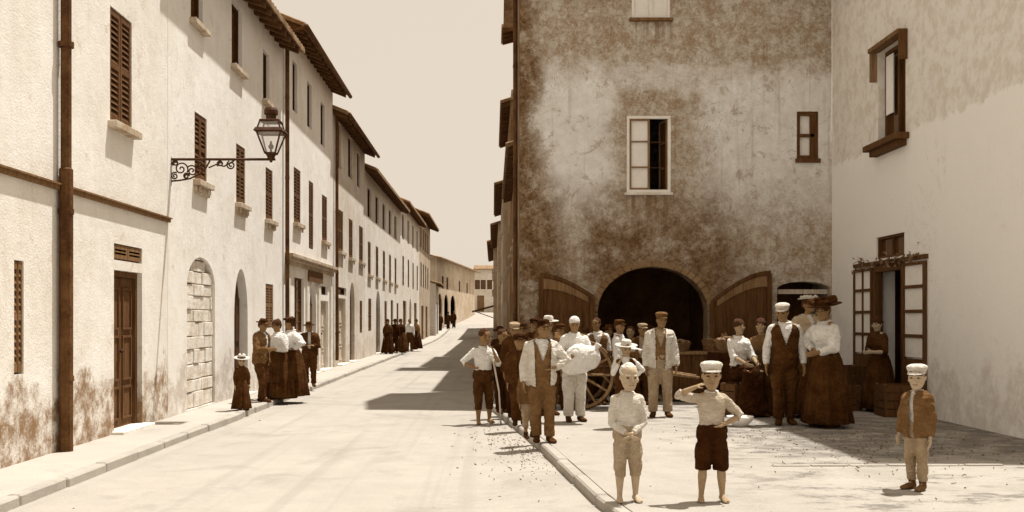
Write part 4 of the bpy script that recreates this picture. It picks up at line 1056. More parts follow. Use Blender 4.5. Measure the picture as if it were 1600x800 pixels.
# ------------------------------------------------------------------ ground, pavements, kerbs
def sheet(name, xs, ys, zf, mat):
    vs = [V((x, y, zf(x, y))) for y in ys for x in xs]; W = len(xs)
    fs = [[j * W + i, j * W + i + 1, (j + 1) * W + i + 1, (j + 1) * W + i] for j in range(len(ys) - 1) for i in range(W - 1)]
    b = MB(); b.add(vs, fs); return tag(b.build(name, mat, None, smooth=True), kind='structure')
ys = [-30 + i for i in range(160)] + [130, 150, 200, 300, 500, 900]
xs = [-600, -200, -80, -40, -20, -12, -8] + [-6 + .6 * i for i in range(17)] + [6, 9, 14, 25, 60, 200, 600]
sheet('road', xs, ys, lambda x, y: rise(y) + .018 * noise.noise(V((x * .7, y * .35, 0))) * (1 if -5 < x < 2 and y > 3 else 0) - .012 * (x + 2) ** 2 / 4 * (1 if abs(x + 2) < 2.2 else 0), M['road'])
KX = -4.04
def strip(name, left, right, ys, mat, h, skirt):
    """raised strip between two lines x(y)"""
    b = MB(); L = [V((left(y), y, rise(y) + h)) for y in ys]; R = [V((right(y), y, rise(y) + h)) for y in ys]
    for i in range(len(ys) - 1):
        b.quad(L[i], R[i], R[i + 1], L[i + 1])
        for P in (L, R):
            d = V((0, 0, skirt)); b.quad(P[i], P[i + 1], P[i + 1] - d, P[i] - d)
    return tag(b.build(name, mat, None), kind='structure')
yl = [2 + 1.0 * i for i in range(94)]
strip('left_pavement', lambda y: XW - .3, lambda y: KX - .11, yl, M['pave'], PAV, .3)
KP = [(1.75, 2.0), (1.3, 5.5), (.877, 8.77), (.604, 12.08), (.105, 16.84), (-.10, 18.7), (-.12, 30), (-.15, 56), (-.3, 74), (-.5, 98)]
def kx(y):
    for (xa, ya), (xb, yb) in zip(KP, KP[1:]):
        if y <= yb: return xa + (xb - xa) * (y - ya) / (yb - ya)
    return KP[-1][0]
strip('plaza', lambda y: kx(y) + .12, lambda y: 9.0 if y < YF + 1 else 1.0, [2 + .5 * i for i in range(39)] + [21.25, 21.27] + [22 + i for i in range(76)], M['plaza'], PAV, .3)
def kerb(name, path, side, h):
    rnd = random.Random(5); b = MB(); i = 0
    d = 0.0; pts = path; seg = 0
    for (xa, ya), (xb, yb) in zip(pts, pts[1:]):
        A_, B_ = V((xa, ya, 0)), V((xb, yb, 0)); L = (B_ - A_).length; n = max(1, round(L / 0.95)); u = (B_ - A_).normalized(); nn = V((u.y, -u.x, 0)) * side
        for k in range(n):
            a, c = L * k / n + .006, L * (k + 1) / n - .006; j = rnd.uniform(-.012, .012); z = rise(ya + (yb - ya) * (k + .5) / n)
            F = Frame(A_ + V((0, 0, z)), u, nn); b.box(F, a, c, j, .12, -.25, h + .006 + rnd.uniform(-.008, .006))
    return tag(b.build(name, M['kerb'], None, bevel=.018), kind='structure')
kerb('kerb', [(KX, 2.0), (KX, 30), (KX, 56), (KX, 96)], -1, PAV)
kerb('kerb', KP, 1, PAV)
# drain line across the right-hand paving
b = MB(); F0 = Frame((2.85, 10.45, PAV), (1, .02, 0), (0, 1, 0))
for i in range(6): b.box(F0, .4 * i + .01, .4 * i + .39, 0, .07, -.1, .012 + .004 * (i % 2))
tag(b.build('drain_channel', M['kerb'], None, bevel=.006), kind='structure')
# loose stones and droppings on the road and paving
b = MB(); rnd = random.Random(11)
for i in range(420):
    x, y = rnd.uniform(-4, 6.3), 4 + 30 * rnd.random() ** 1.6
    on = x > kx(y) + .2
    if not on and x > kx(y) - .05: continue
    s = rnd.uniform(.004, .012) * (1.7 if rnd.random() < .04 else 1); z = PAV if on else -.012
    b.sphere((x, y, z + s * .2), (s * rnd.uniform(.8, 1.6), s * rnd.uniform(.8, 1.5), s * .7), 5)
tag(b.build('loose_gravel', M['kerb'], None, smooth=True), kind='stuff', label='loose pebbles and crumbs of dirt scattered over street and paving', cat='gravel')

# straw, dung and trodden dirt along the right-hand kerb and before the stall
b = MB(); rnd = random.Random(23)
for i in range(700):
    if i < 260: y = rnd.gauss(12.6, 1.3); x = kx(y) - abs(rnd.gauss(.05, .35)) - .03; z = -.01
    else: x, y, z = rnd.gauss(4.3, .9), rnd.gauss(12.2, 1.4), PAV
    if z > 0 and x < kx(y) + .2 or x > 6.5: continue
    l, a = rnd.uniform(.008, .03) * (2 if rnd.random() < .06 else 1), rnd.random() * 6.28; w_ = rnd.uniform(.002, .006)
    b.tube([(x, y, z + .006), (x + l * cos(a), y + l * sin(a), z + .009 + rnd.random() * .012)], w_, 4)
tag(b.build('street_litter', M['wicker'], None), kind='stuff', label='dark straw and droppings trodden along the kerb and before the stall', cat='litter')

# ------------------------------------------------------------------ wall lamp on its scrolled bracket
LY = LU(266) + .05
def lx(px): return (px - HX) * LY / FPX
def lz(py): return EYE + (HY - py) * LY / FPX
lamp = empty('street_lamp', (XW, LY, lz(250)), 'iron street lamp with a tapered glass lantern on a long scrolled wall bracket', 'street lamp')
b = MB()
b.tube([(XW - .05, LY, lz(249)), (lx(430), LY, lz(249))], .02, 8)
b.tube([(lx(266), LY, lz(245)), (lx(266), LY, lz(290))], .022, 8)
def spiral(cx, cz, r0, r1, turns, a0, s=1, n=40):
    return [(cx + (r0 + (r1 - r0) * i / n) * cos(a0 + s * 2 * pi * turns * i / n), LY, cz + (r0 + (r1 - r0) * i / n) * sin(a0 + s * 2 * pi * turns * i / n)) for i in range(n + 1)]
pxm = LY / FPX
b.tube([(lx(266), LY, lz(283)), (lx(280), LY, lz(282)), (lx(297), LY, lz(279)), (lx(312), LY, lz(272)), (lx(322), LY, lz(262)), (lx(328), LY, lz(251))], .014, 6)
for cx, cz, r, a0, s in ((283, 264, 11, -.5, 1), (300, 267, 9, 2.5, -1), (273, 275, 6, 1, 1), (312, 258, 6, 3, 1), (274, 255, 5, 4, -1), (291, 275, 5, 0, 1), (361, 258, 7, 2, 1), (344, 256, 5, 4, -1)):
    b.tube(spiral(lx(cx), lz(cz), r * pxm, 1.2 * pxm, 1.6, a0, s), .0115, 6)
b.tube([(lx(326), LY, lz(262)), (lx(338), LY, lz(257)), (lx(350), LY, lz(260)), (lx(366), LY, lz(251))], .012, 6)
b.build('bracket', M['iron'], lamp, smooth=True)
lcx = lx(423.5); hw = lambda px: px * pxm
def ring4(h, z): return [V((lcx + sx * h, LY + sy * h, z)) for sx, sy in ((-1, -1), (1, -1), (1, 1), (-1, 1))]
zb, zt = lz(240), lz(207)
b = MB(); lo, hi = ring4(hw(8), zb), ring4(hw(19), zt)
for i in range(4): b.tube([lo[i], hi[i]], .014, 6); b.tube([lo[i], lo[(i + 1) % 4]], .014, 6); b.tube([hi[i], hi[(i + 1) % 4]], .022, 6)
z2 = lz(190); mid = ring4(hw(14), z2)
for i in range(4): b.tube([hi[i], mid[i]], .013, 6); b.tube([mid[i], mid[(i + 1) % 4]], .018, 6)
rim0, rim1 = ring4(hw(23), lz(207)), ring4(hw(20), lz(202))
b.add(rim0 + rim1, [[0, 1, 5, 4], [1, 2, 6, 5], [2, 3, 7, 6], [3, 0, 4, 7]])
b.tube([(lcx, LY, lz(240)), (lcx, LY, lz(251))], [hw(7), hw(2)], 8)
b.lathe((lcx, LY, lz(254)), [(.01, 0), (hw(2.5), .015), (hw(2.5), .03), (.012, .05)], 10)
for sx in (-1, 1): b.tube([(lcx + sx * hw(7), LY, lz(241)), (lcx + sx * hw(4), LY, lz(247)), (lcx, LY, lz(250))], .011, 6)
b.build('lantern_frame', M['iron'], lamp)
b = MB(); i0, i1, i2 = ring4(hw(7.6), zb + .01), ring4(hw(18.4), zt - .01), ring4(hw(13.6), z2 - .01)
for i in range(4): j = (i + 1) % 4; b.quad(i0[i], i0[j], i1[j], i1[i]); b.quad(i1[i], i1[j], i2[j], i2[i])
b.build('lantern_glass', M['lamp_glass'], lamp, fix=False)
b = MB(); b.lathe((lcx, LY, lz(192)), [(hw(15), 0), (hw(13), hw(3)), (hw(8), hw(5)), (hw(8), hw(12)), (hw(11), hw(13)), (hw(11), hw(19)), (hw(9), hw(23)), (.01, hw(24))], 14)
b.build('chimney_cap', M['iron'], lamp)
b = MB(); b.lathe((lcx, LY, lz(240)), [(.02, 0), (.015, hw(6)), (hw(4), hw(9)), (hw(4.5), hw(12)), (hw(2), hw(15)), (.01, hw(20))], 10); b.build('burner', M['iron'], lamp, smooth=True)

# ------------------------------------------------------------------ cart, stall and goods
def wheel(root, c, r, ax, n=12, w=.05):
    """spoked cart wheel, tyre and spokes"""
    ax = V(ax).normalized(); a = ax.orthogonal().normalized(); bb = ax.cross(a); c = V(c)
    b = MB(); P = [c + a * r * .96 * cos(2 * pi * k / 40) + bb * r * .96 * sin(2 * pi * k / 40) for k in range(40)]
    b.tube(P, (w * .55, w * .75), 8, closed=True, ref=ax); wh = b.build('wheel', M['wood_mid'], root, smooth=True)
    b = MB(); P = [c + a * r * cos(2 * pi * k / 40) + bb * r * sin(2 * pi * k / 40) for k in range(40)]; b.tube(P, (w * .6, w * .22), 6, closed=True, ref=ax); b.build('tyre', M['iron'], wh)
    b = MB(); b.lathe(c - ax * .12, [(.035, 0), (.06, .03), (.075, .12), (.06, .21), (.035, .24)], 14, axis=ax); b.build('hub', M['wood_mid'], wh, smooth=True)
    for k in range(n):
        t = 2 * pi * (k + .5) / n; d = a * cos(t) + bb * sin(t)
        b = MB(); b.tube([c + d * .06, c + d * r * .93], [.024, .018], 6); b.build('spoke', M['wood_mid'], wh)
P = ground_pt(905, 640, PAV); r = .58
cart = empty('handcart', P, 'two-wheeled wooden handcart with tall spoked wheels in front of the archway', 'cart')
for dy in (0, .95): wheel(cart, P + V((0, dy, r)), r, (.12, 1, 0))
Fc = Frame(P + V((0, .12, 0)), (1, -.1, 0), (.1, 1, 0))
b = MB()
for k in range(6): b.box(Fc, -.85, 1.0, .02 + .12 * k, .13 + .12 * k, r + .1, r + .135)
b.box(Fc, -.85, 1.0, .0, .06, r + .02, r + .1); b.box(Fc, -.85, 1.0, .66, .72, r + .02, r + .1)
b.build('bed', M['wood'], cart, bevel=.004)
for d in (0.0, .7):
    b = MB(); b.box(Fc, -.85, 1.0, d, d + .03, r + .14, r + .24); b.box(Fc, -.85, 1.0, d, d + .03, r + .3, r + .38)
    for u in (-.8, -.2, .4, .94): b.box(Fc, u, u + .05, d - .012, d + .042, r + .1, r + .42)
    b.build('side_rail', M['wood'], cart, bevel=.003)
for d in (.06, .66):
    b = MB(); b.tube([Fc.p(.9, d, r + .07), Fc.p(1.5, d, r + .02), Fc.p(2.0, d, r - .05)], [.03, .028, .022], 8); b.build('shaft', M['wood_mid'], cart, smooth=True)
b = MB(); b.tube([Fc.p(.35, .02, r + .04), Fc.p(.95, -.05, .02)], .022, 8); b.build('prop', M['wood_mid'], cart)
b = MB(); b.tube([P + V((0, -.12, r)), P + V((0, 1.07, r))], .03, 8); b.build('axle', M['iron'], cart)
# baskets and sacks
def basket(p, r, h, label, fill='veg', mat='wicker', cat='basket', group='baskets of produce on and around the stall'):
    p = V(p); t = empty('basket', p, label, cat, group)
    b = MB(); n = 28; k = 7
    b.lathe(p, [(r * .7, 0), (r * .78, h * .25), (r * .88, h * .6), (r, h), (r * 1.05, h * 1.03), (r * .95, h), (r * .8, h * .6), (r * .66, h * .1)], n, fold=lambda t_, i: 1 + .02 * (-1) ** (int(t_ * n / 2 / pi + .5) + i))
    b.build('wicker', M[mat], t)
    b = MB(); rnd = random.Random(int(p.x * 1000))
    for i in range(26):
        q = rnd.random() ** .5 * r * .8; a = rnd.random() * 6.28; s = r * rnd.uniform(.14, .22)
        b.sphere(p + V((q * cos(a), q * sin(a), h * .95 + (r - q) * .25)), (s, s, s * .85), 7)
    b.build('produce', M[fill], t, smooth=True)
    return t
S0 = ground_pt(1176, 640, PAV); tz = .93
stall = empty('market_stall', S0, 'market trestle draped in dark cloth near the shop door, low on the right', 'market stall')
b = MB(); x0, x1, y0, y1 = S0.x - .56, S0.x + .56, S0.y, S0.y + .8
for k in range(5): b.box(FW, x0, x1, y0 + .16 * k, y0 + .16 * k + .152, PAV + tz - .04, PAV + tz)
b.build('tabletop', M['wood'], stall)
for x, y in ((x0 + .08, y0 + .08), (x1 - .14, y0 + .08), (x0 + .08, y1 - .14), (x1 - .14, y1 - .14)):
    b = MB(); b.box(FW, x, x + .06, y, y + .06, PAV, PAV + tz - .04); b.build('leg', M['wood_pale' if x > x0 + .5 else 'wood'], stall)
b = MB(); n = 60; path = []
per = [(x0 - .02, y1), (x0 - .02, y0 - .02), (x1 + .02, y0 - .02), (x1 + .02, y1)]
pts = []
for (xa, ya), (xb, yb) in zip(per, per[1:]):
    L = math.hypot(xb - xa, yb - ya)
    for i in range(int(L / .04)): q = i / int(L / .04); pts.append((xa + (xb - xa) * q, ya + (yb - ya) * q, (yb - ya) / L, -(xb - xa) / L))
rows = 8; vs = []
for j in range(rows + 1):
    for i, (x, y, nx, ny) in enumerate(pts):
        f = j / rows; wv = .05 * f * sin(i * .8 + .6 * sin(i * .23)) + .03 * f
        zz = PAV + tz + .008 - (tz - .16 - .06 * noise.noise(V((i * .12, 0, 3)))) * f
        vs.append((x + nx * wv, y + ny * wv, zz))
W = len(pts); fs = [[j * W + i, j * W + i + 1, (j + 1) * W + i + 1, (j + 1) * W + i] for j in range(rows) for i in range(W - 1)]
b.add(vs, fs); b.quad((x0 - .02, y0 - .02, PAV + tz + .009), (x1 + .02, y0 - .02, PAV + tz + .009), (x1 + .02, y1, PAV + tz + .009), (x0 - .02, y1, PAV + tz + .009))
dr_ = b.build('dark_cloth', M['p_black'], None, smooth=True); dr_.name = 'stall_cloth'
tag(dr_, 'dark cloth draped over the market trestle almost to the ground', 'cloth')
basket((S0.x - .33, S0.y + .3, PAV + tz + .012), .24, .2, 'round wicker basket at the left end of the dark draped trestle')
basket((S0.x + .12, S0.y + .45, PAV + tz + .012), .2, .16, 'smaller basket of pale fruit in the middle of the draped trestle', fill='straw')
basket((S0.x + .44, S0.y + .25, PAV + tz + .012), .17, .24, 'deep dark basket at the right end of the draped trestle')
# crockery under the trestle edge
Q0 = ground_pt(1172, 666, PAV)
for dx, rr, lab in ((-.14, .19, 'wide white bowl standing on the ground at the feet of the seated women'), (-.52, .09, 'small white pot on the ground left of the wide bowl')):
    b = MB(); b.lathe((Q0.x + dx, Q0.y, PAV), [(rr * .5, 0), (rr * .55, .015), (rr * .9, rr * .45), (rr, rr * .75), (rr * .94, rr * .75), (rr * .8, rr * .4), (rr * .3, .03)], 20)
    tag(b.build('bowl' if dx > -.3 else 'pot', M['pottery'], None, smooth=True), lab, 'bowl' if dx > -.3 else 'pot', 'crockery on the ground by the stall')
# long low counter along the tower front
G0 = ground_pt(1085, 628, PAV); cx0, cx1, cy = 3.15, 5.0, G0.y
cn = empty('counter', ((cx0 + cx1) / 2, cy, PAV), 'long low plank counter in the shade across the mouth of the archway', 'counter')
b = MB(); b.box(FW, cx0 - .06, cx1 + .06, cy - .05, cy + .55, PAV + .86, PAV + .91); b.build('top', M['wood_mid'], cn, bevel=.006)
b = MB()
for k in range(8):
    u = cx0 + (cx1 - cx0) * k / 8; b.box(FW, u + .004, u + (cx1 - cx0) / 8 - .004, cy, cy + .03, PAV + .04, PAV + .86)
b.box(FW, cx0, cx0 + .03, cy + .03, cy + .5, PAV, PAV + .86); b.box(FW, cx1 - .03, cx1, cy + .03, cy + .5, PAV, PAV + .86); b.build('front_panel', M['wood'], cn)
for u, rr, hh, lab, fl in ((3.45, .2, .16, 'shallow basket at the left end of the long counter', 'veg'), (4.0, .16, .2, 'tall basket in the middle of the long counter', 'wicker'), (4.55, .22, .15, 'broad basket heaped with pale produce at the right end of the long counter', 'straw')):
    basket((u, cy + .25, PAV + .912), rr, hh, lab, fill=fl)
# stool seats for the two sellers, crates near the shop door
def stool(p, label):
    t = empty('stool', p, label, 'stool', 'stools behind the draped trestle'); b = MB(); b.lathe(V(p) + V((0, 0, .42)), [(.16, 0), (.17, .01), (.17, .035), (.16, .04)], 16); b.build('seat', M['wood'], t)
    for k in range(3):
        a = 2.1 * k; b = MB(); b.tube([V(p) + V((.16 * cos(a), .16 * sin(a), 0)), V(p) + V((.1 * cos(a), .1 * sin(a), .42))], .018, 6); b.build('leg', M['wood'], t)
def crate(p, s, rz, label):
    t = empty('crate', p, label, 'crate', 'wooden crates and boxes by the stall and shop door'); F = Frame(p, (cos(rz), sin(rz), 0), (-sin(rz), cos(rz), 0)); w, d, h = s
    for k in range(4):
        b = MB(); z = h * k / 4
        b.box(F, -w / 2, w / 2, -d / 2, -d / 2 + .015, z + .008, z + h / 4 - .008); b.box(F, -w / 2, w / 2, d / 2 - .015, d / 2, z + .008, z + h / 4 - .008)
        b.box(F, -w / 2, -w / 2 + .015, -d / 2 + .016, d / 2 - .016, z + .008, z + h / 4 - .008); b.box(F, w / 2 - .015, w / 2, -d / 2 + .016, d / 2 - .016, z + .008, z + h / 4 - .008); b.build('slat', M['wood'], t)
    b = MB()
    for sx in (-1, 1):
        for sy in (-1, 1): b.box(F, sx * (w / 2 - .045) - .02, sx * (w / 2 - .045) + .02, sy * (d / 2 - .036) - .018, sy * (d / 2 - .036) + .018, 0, h)
    b.box(F, -w / 2 + .017, w / 2 - .017, -d / 2 + .017, d / 2 - .017, .012, .03); b.build('corner_post', M['wood_mid'], t)
crate(V((6.3, 15.9, PAV)), (.5, .6, .5), 1.5, 'dark slatted crate nearest the wall to the right of the shop door')
crate(V((6.15, 17.9, PAV)), (.6, .5, .7), .1, 'tall slatted crate behind the woman in the plumed hat')
crate(V((5.75, 16.9, PAV)), (.5, .42, .42), .3, 'low slatted crate in front of the shop doorway')
# small awning jutting from the far right-hand houses
Y = 79.0; zg = rise(Y)
st = empty('shop_awning', (-.05, Y, zg + 2.2), 'small dark sloping awning jutting from the far right-hand houses', 'awning')
b = MB(); A0, A1 = (738 - HX) * Y / FPX, .04
b.add([(A0, Y - 1, zg + 1.98), (A1, Y - 1, zg + 2.4), (A1, Y + 1.5, zg + 2.4), (A0, Y + 1.5, zg + 1.98), (A0, Y - 1, zg + 2.08), (A1, Y - 1, zg + 2.52), (A1, Y + 1.5, zg + 2.52), (A0, Y + 1.5, zg + 2.08)], [[0, 3, 2, 1], [4, 5, 6, 7], [0, 1, 5, 4], [1, 2, 6, 5], [2, 3, 7, 6], [3, 0, 4, 7]]); b.build('canopy', M['wood'], st)
for y in (Y - .9, Y + 1.4):
    b = MB(); b.tube([(A0 + .25, y, zg + 2.03), (A1, y, zg + 1.55)], .03, 6); b.build('stay', M['wood'], st)
# ------------------------------------------------------------------ the people of the street
def at(px, py, z0=PAV): return ground_pt(px, py, z0)
def hgt(py_feet, py_head, z0=PAV): return (py_feet - py_head) * (EYE - z0) / (py_feet - HY)
G1, G2, G3, G4, G5 = 'children standing in the sunlit foreground', 'men and boys gathered before the archway', 'people at the stall and shop door', 'people on the left pavement', 'distant bystanders down the street'
# foreground children
B1 = person(at(980, 783), hgt(783, 567), 'barefoot fair-haired boy in pale shirt and trousers with hands clasped in front', G1, child=1, arms=('clasp', 'clasp'), skin='skin_pale', hair='hair_fair', hairstyle='crop', shirt='cream', trousers='pale', hem=.20, baggy=1.0, shoes=None, vox=.0048, head=(.12, .05), feet=((.055, .0), (.06, .0)), rot=.05)
B2 = person(at(1112, 783), hgt(783, 566), 'barefoot boy in dark knee breeches and pale cap saluting with one raised hand', G1, child=1, arms=(((.95, .28, .2), (-.84, .34, .42)), 'hip'), skin='skin', hat='cap', hatm='cream', shirt='grey', sleeves='rolled', kerchief='white', trousers='black', hem=.25, baggy=1.14, shoes=None, vox=.0048, head=(-.08, .02), feet=((.075, .0), (.075, .0)), rot=-.05)
R5 = person(at(1433, 765), hgt(765, 570), 'pale boy in a light cap at the right edge carrying a dark bag', G1, child=1, arms=('down2', 'down'), rot=-.9, skin='skin_pale', hat='cap', hatm='cream', shirt='cream', jacket='brown', openw=.02, trousers='tan', shoes='brown', hem=.08, vox=.0075)
# group before the archway
C1 = person(at(755, 662, 0), hgt(662, 513, 0), 'barefoot boy in white shirt at the kerb with one hand raised to his face', G2, child=.6, arms=('akimbo', 'face'), rot=.25, skin='skin_dark', shirt='white', trousers='dark', hem=.16, shoes=None, sleeves='rolled', feet=((.06, .03), (.08, -.05)), vox=.0085, head=(.2, .1))
C2 = person(at(803, 652), hgt(652, 503), 'man in dark suit and light-peaked cap half hidden beside the boy with the stick', G2, arms=('down', 'pocket'), rot=.5, skin='skin_dark', hat='cap', hatm='tan', shirt='dark', vest='black', jacket='dark', trousers='black')
C2b = person(at(783, 628), hgt(628, 510), 'man in black coat and wide hat standing deep in the shade by the tower corner', G2, arms=('down', 'down'), rot=.3, skin='skin_dark', hat='brim', hatm='black', shirt='dark', jacket='black', trousers='black')
C3 = person(at(846, 690), hgt(690, 500), 'man in brimmed hat, dark waistcoat and pale jacket standing at the kerb', G2, arms=('down2', 'hip'), rot=.12, skin='skin_dark', hat='brim', hatm='black', shirt='white', vest='brown', jacket='cream', openw=.062, trousers='brown', feet=((.04, .0), (.06, .04)), vox=.009, head=(.3, .1))
C3b = person(at(826, 684), 1.02, 'small child in drab clothes pressed beside the man in the brimmed hat', G2, child=1, arms=('down', 'down'), rot=.3, skin='skin_dark', shirt='brown', jacket='brown', openw=.01, trousers='tan', hem=.15, vox=.0085)
C3c = person(at(856, 648), hgt(648, 494), 'man in a pale straw hat looking over the shoulder of the man in the waistcoat', G2, arms=('down', 'down'), rot=.3, skin='skin', hat='straw', hatm='straw_hat', shirt='tan', jacket='brown', trousers='dark')
C4 = person(at(897, 658), hgt(658, 494), 'man in white shirt, headcloth and pale trousers hugging a big white sack', G2, arms=('hold', 'hold'), rot=.15, skin='skin_dark', hat='cloth', hatm='white', hairstyle=None, shirt='white', trousers='cream', baggy=1.08, feet=((.06, .02), (.06, .0)), vox=.009, head=(-.1, .1))
C5 = person(at(934, 632), hgt(632, 497), 'bareheaded man in white shirt and open dark vest by the archway', G2, arms=('pocket', 'down'), skin='skin_dark', shirt='white', vest='brown', trousers='dark', rot=-.1)
C6 = person(at(966, 640), hgt(640, 500), 'man in white shirt turned sideways behind the fair-haired boy', G2, arms=('down', 'reach'), rot=1.3, skin='skin_dark', shirt='white', trousers='brown', sleeves='long', hat='cap', hatm='dark')
C7 = person(at(986, 628), hgt(628, 510), 'bareheaded youth in dark clothes between the two white-shirted men', G2, child=.3, arms=('down', 'down'), skin='skin', shirt='brown', jacket='dark', trousers='dark')
C8 = person(at(1001, 632), hgt(632, 506), 'youth in dark jacket and light-topped cap behind the man in the grey jacket', G2, child=.2, arms=('down', 'down'), skin='skin_dark', hat='cap', hatm='tan', shirt='tan', jacket='dark', trousers='dark')
C9 = person(at(976, 668), hgt(668, 531), 'boy in straw hat and dark waistcoat with a hand at his mouth', G2, child=.6, arms=('face', 'akimbo'), skin='skin', hat='straw', hatm='straw_hat', shirt='white', sleeves='long', vest='dark', trousers='dark', vox=.009)
C10 = person(at(1031, 651), hgt(651, 488), 'tall man in cap, open pale jacket and patched waistcoat standing before the dark arch', G2, arms=('down', 'down2'), skin='skin_dark', hat='cap', hatm='brown', shirt='tan', vest='brown', jacket='cream', openw=.045, trousers='tan', baggy=1.05, feet=((.065, .02), (.075, .0)), vox=.009, rot=-.08)
more = [(872, 640, 507, 'man in dark jacket and cap between the straw hat and the headcloth', dict(hat='cap', hatm='dark', jacket='dark', shirt='dark', trousers='dark')),
        (817, 640, 506, 'man in black wide-brimmed hat behind the dark-suited man, deep in the crowd', dict(hat='brim', hatm='black', jacket='black', shirt='dark', trousers='black')),
        (794, 618, 520, 'youth in black against the tower corner, farthest back in the crowd', dict(jacket='black', shirt='black', trousers='black')),
        (916, 626, 512, 'woman in dark shawl standing behind the cart wheel', dict(female=True, hairstyle='bun', shirt='dark', skirt='dark')),
        (950, 628, 508, 'man in black jacket and brimmed hat just inside the left edge of the archway', dict(hat='brim', hatm='dark', jacket='dark', shirt='tan', trousers='dark')),
        (861, 630, 503, 'man in black suit and cap behind the straw-hatted man, near the cart wheel', dict(hat='cap', hatm='black', jacket='black', shirt='dark', trousers='black')),
        (783, 645, 514, 'boy in dark jacket close behind the boy with the stick', dict(child=.5, jacket='black', shirt='dark', trousers='black')),
        (811, 664, 522, 'boy in dark cap and dark jacket standing beside the dark-suited man', dict(child=.5, hat='cap', hatm='black', jacket='dark', shirt='dark', trousers='dark')),
        (1012, 626, 508, 'man in black hat inside the archway behind the tall man', dict(hat='brim', hatm='black', jacket='black', shirt='dark', trousers='black')),
        (834, 632, 498, 'tall man in dark cap behind the man in the brimmed hat', dict(hat='cap', hatm='black', jacket='dark', shirt='dark', trousers='dark'))]
for i, (x, yf, yh, lab, kw) in enumerate(more): person(at(x, yf), hgt(yf, yh), lab, G2, rot=[.2, -.3, .6, -.2, .3, -.5, .4, .1, .5, -.2][i], skin='skin_dark', vox=.013, **kw)
# stall and shop door
person(at(1206, 624), hgt(624, 508), 'dark-clothed woman standing behind the right end of the draped trestle', G3, female=True, hairstyle='bun', rot=-.2, skin='skin_dark', shirt='brown', skirt='dark', vox=.013, arms=('fold', 'fold'))
person(at(1128, 624), hgt(624, 518), 'boy in black jacket standing behind the left end of the draped trestle', G3, child=.6, rot=.2, skin='skin_dark', shirt='dark', jacket='black', trousers='black', vox=.012)
R0a = person(at(1154, 648), 1.58, 'woman in white blouse and dark skirt seated at the left before the draped trestle', G3, female=True, arms=('lap', 'lap'), rot=.4, skin='skin', hairstyle='bun', shirt='white', sleeves='rolled', trousers='black', seat=.6)
R0b = person(at(1190, 645), 1.6, 'woman in drab blouse and dark skirt seated at the right before the draped trestle', G3, female=True, arms=('lap', 'face'), rot=-.2, skin='skin', hairstyle='bun', shirt='brown', trousers='dark', seat=.6)
R1 = person(at(1226, 663), hgt(663, 473), 'man in white sleeves, dark vest and pale cap standing right of the draped trestle', G3, arms=('down2', 'down2'), rot=-.15, skin='skin_dark', hat='cap', hatm='cream', shirt='white', vest='dark', trousers='dark', feet=((.05, .03), (.05, -.04)), head=(-.4, .15), vox=.0095)
R2 = person(at(1262, 652), hgt(652, 462), 'woman in flower-trimmed hat and pale jacket between the vested man and plumed hat', G3, female=True, arms=('fold', 'fold'), rot=.05, skin='skin_dark', hairstyle='bun', hat='flowers', hatm='cream', shirt='cream', jacket='pale', openw=.02, skirt='dark', vox=.0095)
R3 = person(at(1292, 667), hgt(667, 470), 'woman in wide plumed hat, full white blouse and long dark skirt seen from the side', G3, female=True, arms=('hip', ((.2, .35, -.9), (-.2, .9, -.1))), rot=-1.05, skin='skin_dark', hairstyle='bun', hat='plume', hatm='dark', shirt='white', skirt='dark', build=1.0, lean=.1, vox=.0095)
R4 = person(V((6.3, 16.7, PAV)) + V((.0, .0, 0)), 1.55, 'woman in dark dress with bare pale forearms standing in the glazed shop doorway', G3, female=True, arms=('fold', 'hold'), rot=-1.2, skin='skin_pale', hairstyle='bun', shirt='dark', sleeves='rolled', skirt='dark')
# left pavement
L1 = person(at(377, 641), hgt(641, 553), 'small girl in dark frock and pale straw hat at the dark arched doorway', G4, child=1, female=True, arms=('down', 'down2'), rot=.6, skin='skin', hat='straw', hatm='straw_hat', hairstyle='bun', shirt='dark', skirt='dark', vox=.01)
L2 = person(at(408, 628), hgt(628, 498), 'man in pale jacket and dark hat talking with two women on the left pavement', G4, arms=('hold', 'pocket'), rot=1.2, skin='skin_dark', hat='brim', hatm='dark', shirt='white', jacket='brown', openw=.03, trousers='dark', feet=((.05, .06), (.05, -.04)))
L3 = person(at(436, 624), hgt(624, 499), 'woman in white blouse with an apron nearer the wall in the talking group', G4, female=True, arms=('hip', 'fold'), rot=-.5, skin='skin_dark', hairstyle='bun', shirt='white', skirt='dark', apron='dark')
L4 = person(at(456, 622), hgt(622, 496), 'woman in white blouse and long dark skirt nearest the kerb in the talking group', G4, female=True, arms=('reach', 'akimbo'), rot=-1.0, skin='skin_dark', hairstyle='bun', hat='flowers', hatm='dark', shirt='white', skirt='dark', build=1.1)
L5 = person(at(484, 604), hgt(604, 503), 'man in dark suit with folded arms standing alone by the shop front', G4, arms=('fold', 'fold'), rot=.1, skin='skin_dark', hat='brim', hatm='dark', shirt='white', jacket='dark', openw=.02, trousers='dark', feet=((.055, .02), (.06, 0)))
